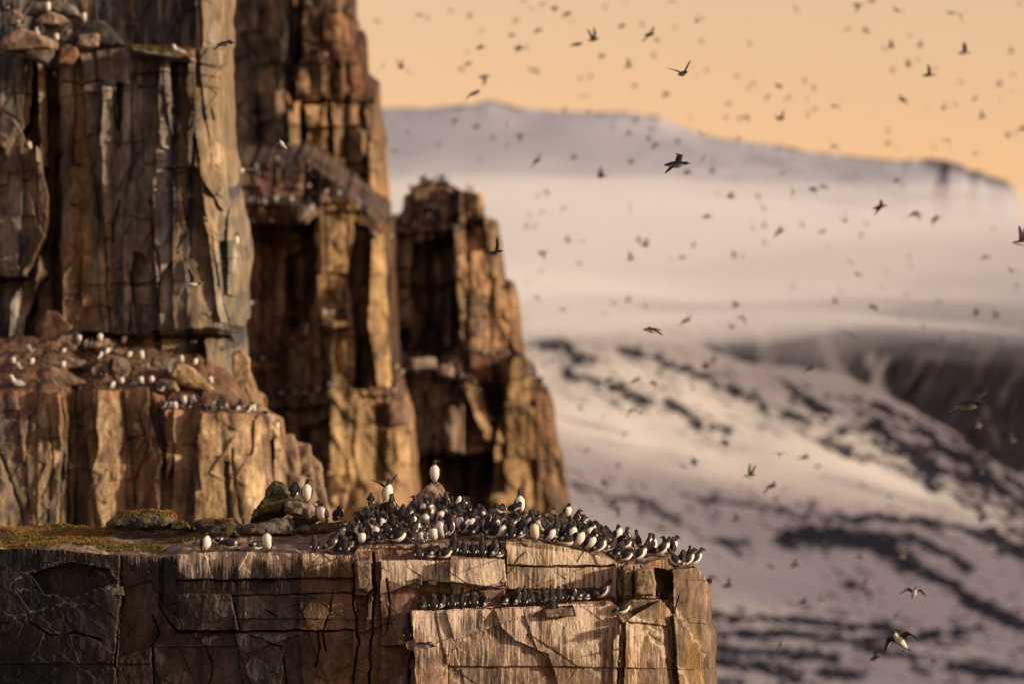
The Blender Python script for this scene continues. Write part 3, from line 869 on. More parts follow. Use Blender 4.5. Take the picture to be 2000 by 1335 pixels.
# pale spur between the middle wall and the far cliff
feats_sp = [([(540, 860), (600, 850), (660, 1060), (540, 1060)], .5, .8, (.36, .235, .15), .8)]
spur = make_cliff("sea_cliff", M_mid, L=lambda py: lin([(600, 440), (1040, 470), (1440, 470)], py),
    R=lambda py: lin([(690, 478), (735, 489), (760, 500), (770, 514), (806, 518), (812, 548), (840, 555), (900, 562), (945, 570), (1000, 576), (1440, 600)], py),
    top=lambda px: lin([(430, 690), (470, 682), (484, 700), (492, 742), (515, 752), (520, 815), (545, 812), (556, 850), (580, 870)], px), pyvis=1050, Y0=lambda px, py: 158 + 0 * px + lin([(430, -4), (540, 0), (660, 3)], px),
    nx=160, nz=190, feats=feats_sp + [([(446, 670), (492, 680), (500, 830), (446, 830)], .3, .4, (.33, .235, .125), .8), ([(498, 815), (532, 815), (532, 960), (500, 960)], -.8, -.2, (.07, .04, .025), .9), ([(532, 830), (552, 830), (560, 960), (536, 960)], .4, .6, (.33, .24, .13), .8)],
    cracks=[([(505, 820), (512, 950)], 5, .5)], blockspec=[(.9, 1.3, .25, .25, .04, 1), (.5, .6, .14, .16, .03, 2, .4)], basecol=TAN, tone=tone_midlow,
    cap=cap_simple(-.12, (.26, .16, .10)), cap_d=5, ncap=30, round_w=.1, round_d=.8, warp=6, pxm=70, seed=51, rough_amp=.12)
for quad, Y in (([(546, 850), (574, 846), (582, 868), (584, 930), (550, 926)], 159.2), ([(574, 862), (606, 868), (612, 925), (582, 935)], 160.2), ([(606, 884), (626, 902), (634, 960), (606, 965)], 160.8),
                ([(552, 918), (592, 930), (598, 1050), (552, 1050)], 158.2), ([(590, 925), (616, 938), (624, 1050), (594, 1050)], 159.2), ([(616, 948), (634, 952), (646, 1010), (648, 1060), (618, 1060)], 160.0)):
    SPUR_ROCKS.append((quad, Y, 1.2))
tag(spur, "broken pale spur of rock between the ochre lower wall and the blurred far cliffs", "cliff", kind="structure")
# ================================================================== MOUNTAINS, SEA, CLOUD
def ellipses_mask(px, py, strips):
    m = np.zeros_like(px)
    for pts, w in strips:
        d = segdist(px, py, pts)
        m = np.maximum(m, 1 - d / w)
    return m


RIDGEA = [(860, 560), (1000, 570), (1120, 580), (1200, 605), (1260, 640), (1330, 658), (1400, 690), (1470, 712), (1560, 716), (1640, 728), (1700, 755), (1760, 785),
          (1800, 808), (1860, 842), (1920, 885), (1960, 912), (2000, 922), (2160, 985)]


def make_slope():
    pxs = np.linspace(860, 2150, 560)
    t = np.linspace(0, 1, 420)
    PX, T = np.meshgrid(pxs, t)
    r1 = lin(RIDGEA, pxs)
    kk = np.ones(141) / 141
    r2 = np.convolve(np.convolve(np.pad(r1, 140, mode='edge'), kk, 'valid'), kk, 'valid')[None, :]
    rid = r2 + (r1[None, :] - r2) * T ** 5 + 5 * (fbm(PX / 25, PX * 0, 3, 3) - .5) * T ** 12
    PYb = 1428 + (rid - 1428) * T
    Y = 2300 + 1600 * T
    X, Yw, Z = unproj(PX, PYb, Y)
    und = 26 * (fbm(X / 260 + Z / 500, Z / 120, 71, 4) - .5) * 2 * np.sin(np.pi * np.clip(T, 0, 1)) ** .6
    und += 12 * (fbm(X / 90, Z / 30, 72, 4) - .5)
    # a long shallow hollow running down to the right
    und -= 22 * np.exp(-(segdist(PX, PYb, [(1080, 740), (1300, 850), (1500, 940), (1800, 1000)]) / 55) ** 2)
    und += 16 * np.exp(-(segdist(PX, PYb, [(1080, 830), (1250, 930), (1450, 1000)]) / 45) ** 2)
    Yw = Yw - und
    strips = [([(1035, 655), (1085, 675)], 18), ([(1095, 662), (1135, 700)], 17), ([(1105, 728), (1170, 745)], 14), ([(1200, 750), (1258, 778)], 18),
              ([(1215, 682), (1290, 700), (1340, 722), (1400, 748), (1440, 765), (1500, 796)], 12), ([(1532, 752), (1562, 770), (1620, 800)], 13),
              ([(1300, 785), (1335, 800), (1370, 830)], 17), ([(1400, 832), (1425, 838)], 15), ([(1660, 775), (1760, 805)], 10), ([(1350, 972), (1410, 985), (1470, 985), (1530, 998), (1580, 1008)], 10),
              ([(1120, 945), (1180, 965), (1250, 985), (1330, 1020)], 8), ([(1540, 1050), (1600, 1044), (1680, 1055), (1740, 1075), (1780, 1110)], 24), ([(1690, 1040), (1790, 1050), (1850, 1085), (1890, 1110)], 16),
              ([(1780, 1110), (1850, 1140), (1930, 1195), (2020, 1230)], 17), ([(1880, 1170), (1960, 1200), (2020, 1250)], 16), ([(1620, 1014), (1720, 1010), (1800, 1014), (1890, 1035), (1960, 1075), (2020, 1105)], 12),
              ([(1930, 1040), (2020, 1090)], 20), ([(1400, 1055), (1460, 1065)], 12), ([(1380, 1204), (1480, 1210), (1600, 1216), (1740, 1228)], 12), ([(1440, 1236), (1540, 1240), (1650, 1250), (1730, 1275), (1790, 1285)], 13),
              ([(1390, 1232), (1420, 1235)], 10), ([(1395, 1262), (1500, 1275), (1600, 1280), (1640, 1290)], 15), ([(1390, 1290), (1480, 1300), (1560, 1320)], 17), ([(1850, 1300), (1930, 1312), (2030, 1318)], 20), ([(1740, 1250), (1830, 1240), (1910, 1225)], 12),
              ([(1610, 1315), (1680, 1320)], 16), ([(1380, 1325), (1450, 1340)], 14), ([(1760, 875), (1790, 890), (1830, 920)], 20), ([(1800, 840), (1850, 880), (1930, 940)], 16), ([(1700, 830), (1740, 860)], 16), ([(1530, 810), (1570, 820)], 14),
              ([(1870, 880), (1930, 930), (2010, 1000)], 14), ([(1650, 1140), (1700, 1165)], 8)]
    wx = PX + 15 * (fbm(PX / 22, PYb / 16, 81, 4) - .5) * 2
    wy = PYb + 11 * (fbm(PX / 26, PYb / 14, 82, 4) - .5) * 2
    wx = wx + 7 * (fbm(PX / 7, PYb / 6, 88, 3) - .5) * 2
    wy = wy + 6 * (fbm(PX / 8, PYb / 5, 89, 3) - .5) * 2
    m = ellipses_mask(wx, wy, [(p, w * (.98 if w < 22 else 1.5)) for p, w in strips])
    m = m - .25 * sstep(.48, .62, fbm((PX + PYb * .6) / 20, (PYb - PX * .45) / 5, 98, 4, .6))
    scat = sstep(.60, .70, fbm((PX + PYb * .7) / 30, (PYb - PX * .5) / 7, 99, 4, .6)) * np.exp(-((1 - np.clip(ellipses_mask(PX, PYb, [(p, 70) for p, w in strips]), -1, 1)) * 1.5) ** 2)
    m = np.maximum(m, scat * .6)
    sc1 = fbm((PX + PYb * .7) / 26, (PYb - PX * .55) / 9, 91, 4, .6)
    region = inpoly(PX, PYb, [(1540, 780), (1650, 800), (1760, 800), (1860, 850), (2160, 980), (2160, 1120), (2000, 1075), (1880, 990), (1760, 930), (1640, 890), (1560, 850)])
    reg = fbm(PX / 60, PYb / 60, 95, 2)
    m = np.maximum(m, (sc1 - .49 + .10 * (reg - .5) + .05 * (PX - 1750) / 250) * 6 * region)
    low = (PYb > 1195)
    m = np.maximum(m, (fbm(PX / 60, PYb / 9, 97, 4) - .60) * 5 * low)
    k = sstep(.12, .42, m - .35 * (fbm(PX / 9, PYb / 6, 84, 3) - .45))[..., None]
    snow = np.array((.74, .69, .62)); scree = np.array((.030, .031, .040))
    C = np.ones(PX.shape + (4,))
    C[..., :3] = snow * (1 - k) + scree * k
    # back of the ridge
    G = np.stack([X, Yw, Z], -1)
    back = G[-1:].copy(); back[..., 1] += 500; back[..., 2] = 0
    G = np.concatenate([G, back]); C = np.concatenate([C, C[-1:]])
    o = mesh_np("mountain", G.reshape(-1, 3), grid_faces(G.shape[0], G.shape[1]), M_snow, C.reshape(-1, 4), True)
    return tag(o, "long snow slope strewn with dark scree bands, beyond the cliffs", "mountain", kind="structure")


def make_darkwall():
    pxs = np.linspace(1180, 2180, 380)
    t = np.linspace(0, 1, 200)
    PX, T = np.meshgrid(pxs, t)
    PYb = 1100 + (520 - 1100) * T
    Y = 4150 + 260 * T
    X, Yw, Z = unproj(PX, PYb, Y)
    Yw = Yw + 40 * (fbm(PX / 60 + PYb / 90, PYb / 130, 73, 4) - .5) * 2
    k = sstep(.56, .7, fbm(PX / 22 + PYb / 60, PYb / 90, 74, 4)) * .25 * sstep(900, 700, PYb)
    ribs = [([(1330, 600), (1350, 640), (1385, 700)], 11), ([(1380, 600), (1395, 640), (1425, 700)], 9), ([(1478, 580), (1484, 640), (1500, 720)], 19), ([(1600, 600), (1606, 660), (1625, 715), (1650, 745)], 15),
            ([(1700, 700), (1715, 725), (1712, 755), (1725, 780)], 15), ([(1730, 700), (1715, 725)], 8), ([(1920, 790), (1935, 830), (1950, 870)], 4)]
    for pts, w in ribs:
        d = segdist(PX + 4 * (vn(PX / 12, PYb / 12, 2) - .5), PYb, pts)
        k = np.maximum(k, sstep(w * 1.3, w * .5, d) * (.9 if w > 6 else .35))
    k = k[..., None]
    C = np.ones(PX.shape + (4,))
    C[..., :3] = np.array((.075, .070, .070)) * (1 - k) + np.array((.66, .62, .58)) * k
    G = np.stack([X, Yw, Z], -1)
    back = G[-1:].copy(); back[..., 1] += 400; back[..., 2] = 0
    G = np.concatenate([G, back]); C = np.concatenate([C, C[-1:]])
    o = mesh_np("mountain", G.reshape(-1, 3), grid_faces(G.shape[0], G.shape[1]), M_snow, C.reshape(-1, 4), True)
    return tag(o, "steep dark slate mountainside with thin snow gullies, its top lost in cloud", "mountain", kind="structure")


RIDGEC = [(560, 218), (700, 213), (760, 209), (830, 211), (890, 206), (925, 204), (948, 197), (962, 196), (985, 202), (1010, 210), (1060, 216), (1140, 220), (1200, 219), (1230, 221), (1290, 229),
          (1320, 243), (1370, 264), (1440, 275), (1530, 285), (1555, 291), (1575, 296), (1700, 309), (1760, 314), (1815, 309), (1850, 316), (1880, 324), (1890, 333), (1910, 334), (1930, 345), (1965, 353), (1978, 364), (1984, 390), (1990, 460)]


def make_plateau():
    pxs = np.concatenate([np.linspace(500, 1960, 460), np.linspace(1962, 1992, 30)])
    t = np.linspace(0, 1, 260)
    PX, T = np.meshgrid(pxs, t)
    r1 = lin(RIDGEC, pxs)
    kk = np.ones(101) / 101
    r2 = np.convolve(np.convolve(np.pad(r1, 100, mode='edge'), kk, 'valid'), kk, 'valid')
    r2[pxs > 1962] = r1[pxs > 1962]
    r2 = np.where(pxs > 1850, r1, r2)
    rid = (r2 + (r1 - r2) * T ** 40) + 3.5 * T ** 40 * (fbm(PX / 11, PX * 0, 5, 3) - .5) * lin([(500, .4), (1200, .7), (1800, 1.6), (2000, 1)], PX)
    PYb = 900 + (rid - 900) * T
    Y = 5500 + 700 * T
    X, Yw, Z = unproj(PX, PYb, Y)
    Yw = Yw - 22 * (fbm(PX / 260, PYb / 70, 75, 2) - .5) - 1 * (fbm(PX / 30, PYb / 22, 76, 4) - .5)
    dr = PYb - rid
    k = sstep(.5, .66, fbm(PX / 46, PYb / 12, 77, 4)) * lin([(500, 0), (1200, .05), (1400, .4), (1700, .6), (1990, .8)], PX) * sstep(0, 40, dr) * .6
    crest = np.exp(-(dr / lin([(500, 2), (1200, 3), (1500, 4), (1780, 5), (1850, 18), (1990, 22)], PX)) ** 2) * sstep(.42, .6, fbm(PX / 26, dr / 10, 78, 3) + lin([(1750, 0), (1850, .2)], PX))
    k = np.maximum(k, crest * .95)
    for x0, w in ((898, 16), (1000, 22), (1545, 26)):
        k = np.maximum(k, np.exp(-((PX - x0) / w) ** 2) * np.exp(-(dr / 6) ** 2))
    k = k[..., None]
    C = np.ones(PX.shape + (4,))
    C[..., :3] = np.array((.40, .42, .48)) * (1 - k) + np.array((.07, .07, .085)) * k  # snow darkened and blued: distance haze painted into the colour
    G = np.stack([X, Yw, Z], -1)
    back = G[-1:].copy(); back[..., 1] += 1500; back[..., 2] += 0
    back2 = back.copy(); back2[..., 1] += 300; back2[..., 2] = 0
    G = np.concatenate([G, back, back2]); C = np.concatenate([C, C[-1:], C[-1:]])
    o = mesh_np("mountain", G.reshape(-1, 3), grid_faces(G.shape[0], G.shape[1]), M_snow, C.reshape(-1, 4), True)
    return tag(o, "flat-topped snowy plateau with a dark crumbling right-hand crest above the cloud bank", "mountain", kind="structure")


make_slope()
make_darkwall()
make_plateau()

m, nt, b = newmat("sea_water")
geo = nt.nodes.new("ShaderNodeNewGeometry")
b.inputs["Base Color"].default_value = (.02, .03, .04, 1)
b.inputs["Roughness"].default_value = .15
bn = nt.nodes.new("ShaderNodeBump")
bn.inputs["Distance"].default_value = .3
nt.links.new(node_noise(nt, geo.outputs["Position"], .4, 5), bn.inputs["Height"])
nt.links.new(bn.outputs[0], b.inputs["Normal"])
G = np.array([[(-30000, -3000, 0), (30000, -3000, 0)], [(-30000, 45000, 0), (30000, 45000, 0)]], float)
sea = mesh_np("sea", G.reshape(-1, 3), grid_faces(2, 2), m)
tag(sea, kind="structure")


def vol_mat(name, dens, rgb=(1, 1, 1), g=0.3):
    m = bpy.data.materials.new(name)
    m.use_nodes = True
    nt = m.node_tree
    nt.nodes.clear()
    out = nt.nodes.new("ShaderNodeOutputMaterial")
    v = nt.nodes.new("ShaderNodeVolumePrincipled")
    v.inputs["Density"].default_value = dens
    v.inputs["Color"].default_value = rgb + (1,)
    v.inputs["Anisotropy"].default_value = g
    nt.links.new(v.outputs[0], out.inputs["Volume"])
    return m


def cloud_slab(x0, x1, y0, y1, m0, dm, mat, p=1.3, q=4.0):
    """A closed lens of cloud banked up against the mountains: thick in the middle, frayed thin at the rim, with an uneven top and underside."""
    nx, ny = 150, 44
    xs = np.linspace(x0, x1, nx); ys = np.linspace(y0, y1, ny)
    XX, YY = np.meshgrid(xs, ys)
    u = (XX - x0) / (x1 - x0) * 2 - 1; w = (YY - y0) / (y1 - y0) * 2 - 1
    thick = np.clip(1 - np.abs(u) ** q, 0, 1) ** (1.0 if q > 2 else 1.6) * np.clip(1 - np.abs(w), 0, 1) ** p
    mid = CAMZ + m0 * YY + .011 * YY * (fbm(XX / 420, YY / 380, 66, 4) - .5) * 2; h = dm[1] * YY
    top = mid + dm[0] * YY * thick * (1 + (fbm(XX / 330, YY / 500, 61, 4) - .5) * .8)
    bot = mid - h * thick * (1 + (fbm(XX / 170, YY / 400, 63, 4) - .5) * 1.5)
    G1 = np.stack([XX, YY, top], -1).reshape(-1, 3)
    G2 = np.stack([XX, YY, bot - .01], -1).reshape(-1, 3)
    f = grid_faces(ny, nx)
    n = ny * nx
    ring = [i for i in range(nx)] + [i * nx + nx - 1 for i in range(1, ny)] + [(ny - 1) * nx + i for i in range(nx - 2, -1, -1)] + [i * nx for i in range(ny - 2, 0, -1)]
    side = [(ring[i], ring[(i + 1) % len(ring)], ring[(i + 1) % len(ring)] + n, ring[i] + n) for i in range(len(ring))]
    return mesh_np("cloud_bank", np.concatenate([G1, G2]), np.concatenate([f, f[:, ::-1] + n, np.array(side)[:, ::-1]]), mat, None, True)


for args, lb in (((-1700, 2600, 3350, 5480, .0815, (.0165, .0205), vol_mat("cloud", .0046, (1, 1, 1), 0.0), 1.9), "bright bank of low cloud lying across the mountains"),
                 ((-1800, 2800, 3250, 5460, .083, (.0165, .027), vol_mat("thin_cloud", .0010, (1, 1, 1), 0.0), 1.8), "thin veil of mist fraying above and below the bright cloud bank"),
                 ((-1300, 460, 3250, 4150, .0765, (.010, .0145), vol_mat("near_cloud", .0040, (1, 1, 1), 0.0), 1.2, 1.2), "low tongue of mist hiding the top of the snow slope")):
    tag(cloud_slab(*args), lb, "cloud", kind="stuff")


def make_shade_ridge():
    """Invented ridge out of view, added to shade the foot of the snow slope."""
    n, k = 160, 14
    t = np.linspace(0, 1, n); q = np.linspace(-1, 1, k)
    T, Q = np.meshgrid(t, q)
    y = 300 + 6000 * T
    h = (680 + 250 * (fbm(y / 420, y * 0, 55, 4, .6) - .5) * 2) * np.sin(np.pi * np.clip(T, .0, 1)) ** .22
    x = 2900 + 1300 * Q + 150 * (fbm(y / 500, Q * 2, 56, 3) - .5)
    z = h * (1 - np.abs(Q) ** 1.2) + 60 * (fbm(y / 250, Q * 4, 57, 4) - .5) * (1 - np.abs(Q)) - 1
    C = np.ones(T.shape + (4,))
    m = sstep(.5, .62, fbm(y / 200, z / 60, 58, 4))[..., None]
    C[..., :3] = np.array((.70, .66, .61)) * (1 - m) + np.array((.04, .04, .045)) * m
    o = mesh_np("mountain", np.stack([x, y, z], -1).reshape(-1, 3), grid_faces(k, n), M_snow, C.reshape(-1, 4), True)  # unseen ridge, added only for the shade it casts
    return tag(o, kind="structure")


make_shade_ridge()
# ================================================================== LOOSE ROCKS
def hull_rock(name, pts, mat, cols, seed, sub=3, noise=.05, grain=8.0, parent=None, moss=None):
    """A boulder: hull of the given corner points, edges worn, surface broken up by noise."""
    bm = bmesh.new()
    for p in pts:
        bm.verts.new(p)
    r = bmesh.ops.convex_hull(bm, input=bm.verts[:])
    bmesh.ops.delete(bm, geom=[g for g in r["geom_interior"] if isinstance(g, bmesh.types.BMVert)], context='VERTS')
    size = max((Vector(a) - Vector(b)).length for a in pts for b in pts)
    bmesh.ops.bevel(bm, geom=bm.edges[:], offset=size * .018, segments=1, affect='EDGES', profile=.6)
    bmesh.ops.triangulate(bm, faces=bm.faces[:])
    tgt = size / (9 * sub)
    for _ in range(6):
        ed = [e for e in bm.edges if e.calc_length() > tgt * 1.6]
        if not ed:
            break
        bmesh.ops.subdivide_edges(bm, edges=ed, cuts=1, use_grid_fill=False)
        bmesh.ops.triangulate(bm, faces=[f for f in bm.faces if len(f.verts) > 3])
    bm.normal_update()
    V = np.array([v.co[:] for v in bm.verts]); N = np.array([v.normal[:] for v in bm.verts])
    q = grain / size
    n = fbm(V[:, 0] * q + V[:, 1] * q * .7, V[:, 2] * q + V[:, 1] * q * .5, seed, 4, .55) - .5
    n2 = fbm(V[:, 0] * q * .4 + 5, V[:, 2] * q * .4 - V[:, 1] * q * .3, seed + 7, 2) - .5
    rg = np.abs(fbm(V[:, 0] * q * .6 + V[:, 1] * q * .5, V[:, 2] * q * .7 - V[:, 1] * q * .4, seed + 3, 4) - .5) * 2
    n = n + (rg - .2) * .9
    V2 = V + N * (n * noise * size * 1.3 + n2 * noise * size * .5)[:, None]
    me = bpy.data.meshes.new(name)
    bm.to_mesh(me)
    bm.free()
    me.vertices.foreach_set("co", V2.astype(np.float32).ravel())
    c = np.ones((len(V), 4)); c[:, 3] = 0
    a = np.array(cols[0]); b = np.array(cols[1])
    k = np.clip(n * 4 + .5, 0, 1)[:, None]
    c[:, :3] = a * (1 - k) + b * k
    if moss is not None:
        mk = np.clip(moss(V, N, n), 0, 1)[:, None]
        c[:, :3] = c[:, :3] * (1 - mk) + np.array((.10, .085, .018)) * mk
    at = me.color_attributes.new("col", 'FLOAT_COLOR', 'POINT')
    at.data.foreach_set("color", c.astype(np.float32).ravel())
    me.materials.append(mat)
    me.update()
    o = bpy.data.objects.new(name, me)
    col.objects.link(o)
    if parent: o.parent = parent
    return o


def px_rock(outline, Y, depth, cols, seed, mat=None, name="boulder", noise=.05, lean=0.0, parent=None, moss=None, sub=3, inset=.72):
    """Boulder whose silhouette corners are given as photo pixels at distance Y; it has the given real depth."""
    pts = []
    cx = sum(p[0] for p in outline) / len(outline); cyy = sum(p[1] for p in outline) / len(outline)
    r = random.Random(seed)
    for (x, y) in outline:
        c = PV(x, y, Y)
        pts.append(c + Vector((0, depth * r.uniform(-.08, .08), 0)))
        fx, fy = cx + (x - cx) * inset, cyy + (y - cyy) * inset
        f = PV(fx, fy, Y); f.y -= depth * r.uniform(.35, .6) + lean * (fy - cyy) / 110.0
        pts.append(f)
        g = PV(fx, fy, Y); g.y += depth * r.uniform(.35, .6)
        pts.append(g)
    base = PV(cx, max(p[1] for p in outline), Y)
    o = hull_rock(name, [p - base for p in pts], mat or M_near, cols, seed, noise=noise, parent=parent, moss=moss, sub=sub)
    o.location = base
    return o


c_ls = ((.10, .085, .07), (.20, .16, .125))
c_br = ((.14, .09, .06), (.27, .185, .125))
c_pk = ((.20, .125, .09), (.36, .25, .18))
c_dk = ((.045, .04, .035), (.10, .085, .068))
c_or = ((.22, .135, .075), (.36, .235, .13))


def near_rocks():
    mo = lambda V, N, n: (n * 5 + .55 - 1.2 * N[:, 0])
    mo2 = lambda V, N, n: (n * 4 - .1 + .7 * N[:, 2]) * .8
    T = [
        # outline px, Y, depth, colours, moss, label
        ([(203, 1022), (222, 1010), (232, 1002), (262, 998), (300, 998), (338, 1004), (350, 1014), (342, 1030), (290, 1034), (210, 1032)], 102.9, .8, c_dk, mo2, "flat mossy slab of rock at the back of the turf, leftmost of the boulders"),
        ([(330, 1032), (352, 1018), (372, 1024), (380, 1036)], 102.7, .5, c_dk, mo2, "small low mossy stone between the flat mossy slab and the grey slab"),
        ([(376, 1022), (384, 1017), (440, 1014), (462, 1013), (475, 1030), (470, 1045), (395, 1043)], 102.8, .7, c_dk, None, "dark flat-topped slab behind the guillemots lying on the turf edge"),
        ([(400, 1042), (412, 1026), (440, 1020), (462, 1030), (480, 1050), (402, 1052)], 102.3, .6, c_dk, mo2, "rounded lichen-speckled stone in front of the dark flat-topped slab"),
        ([(470, 1045), (476, 1024), (500, 1020), (560, 1008), (570, 1012), (580, 1046), (530, 1047)], 102.3, .7, ((.075, .06, .048), (.16, .12, .085)), None, "long brown slab with a squared right end below the leaning mossy boulder"),
        ([(485, 1022), (508, 995), (522, 965), (530, 948), (536, 937), (552, 940), (561, 946), (570, 975), (560, 1000), (552, 1012), (520, 1020)], 103.0, .9, ((.05, .045, .035), (.12, .10, .06)), mo, "tall leaning boulder with a mossy left face and pointed top"),
        ([(550, 975), (560, 972), (590, 975), (612, 982), (626, 995), (630, 1012), (615, 1022), (590, 1008), (570, 1006), (554, 1000)], 102.7, .7, c_pk, None, "pale whitewashed boulder carrying three guillemots, leaning on the mossy boulder"),
        ([(570, 1010), (590, 1006), (612, 1018), (606, 1036), (586, 1040), (572, 1030)], 102.9, .5, c_dk, None, "dark shadowed stone wedged under the pale whitewashed boulder"),
        ([(577, 1036), (590, 1026), (636, 1020), (668, 1020), (676, 1034), (640, 1046), (585, 1046)], 102.4, .6, c_br, None, "low brown slab under the white-fronted guillemot left of the crowd"),
        ([(790, 998), (800, 982), (822, 962), (838, 944), (846, 938), (862, 944), (872, 960), (884, 985), (888, 1006), (800, 1006)], 103.0, .9, ((.17, .115, .08), (.30, .20, .14)), None, "pointed pyramid boulder with one guillemot standing on its tip"),
        ([(690, 1012), (706, 992), (730, 984), (762, 980), (780, 984), (795, 1000), (790, 1016), (700, 1022)], 102.8, .8, c_pk, None, "low pinkish boulder under the guillemot with raised wings"),
        ([(966, 1008), (972, 1004), (1020, 1002), (1028, 1006), (1032, 1026), (970, 1028)], 102.2, .5, c_br, None, "squared brown block carrying an upright and two lying white birds"),
        ([(1042, 1006), (1060, 1000), (1082, 992), (1092, 1004), (1098, 1024), (1056, 1030)], 102.2, .5, c_br, None, "tilted brown block with a peaked corner right of the squared block"),
        ([(1090, 1004), (1102, 1002), (1120, 1022), (1104, 1028), (1092, 1020)], 102.5, .4, c_br, None, "narrow tilted brown stone at the right end of the boulder row"),
        ([(920, 1006), (926, 992), (944, 994), (948, 1010), (935, 1016)], 102.4, .4, c_pk, None, "small pink-brown stone half buried among the birds in mid crowd"),
    ]
    for i, (out, Y, d, c, ms, lb) in enumerate(T):
        o = px_rock(out, Y, d, c, 300 + i, M_near, moss=ms, noise=.05, inset=.7)
        tag(o, lb, "boulder", "boulders along the back of the promontory")
    # rock pieces standing proud of the face
    P = [([(695, 1092), (724, 1084), (728, 1150), (716, 1158), (700, 1150)], 99.6, .25, c_br), ([(214, 1148), (240, 1144), (243, 1162), (216, 1163)], 100.3, .3, c_ls),
         ([(812, 1128), (824, 1130), (824, 1142), (812, 1140)], 99.6, .3, c_br), ([(836, 1134), (853, 1134), (853, 1142), (837, 1142)], 99.6, .3, c_br),
         ([(1240, 1112), (1256, 1106), (1274, 1110), (1282, 1140), (1278, 1164), (1240, 1164)], 100.05, .5, ((.22, .15, .085), (.34, .235, .13))),
         ([(1218, 1112), (1234, 1108), (1236, 1164), (1220, 1164)], 100.1, .4, ((.18, .12, .065), (.28, .19, .10))),
         ([(790, 1252), (812, 1246), (822, 1262), (816, 1275), (794, 1268)], 99.5, .35, c_pk), ([(1205, 1203), (1224, 1200), (1232, 1210), (1216, 1216)], 99.9, .4, c_or),
        
         ([(1062, 1190), (1118, 1186), (1120, 1202), (1064, 1206)], 99.6, .25, c_pk)]
    for i, (out, Y, d, c) in enumerate(P):
        px_rock(out, Y, d, c, 500 + i, M_near, name="rock_block", noise=.03, parent=near_cliff, inset=.85)


near_rocks()


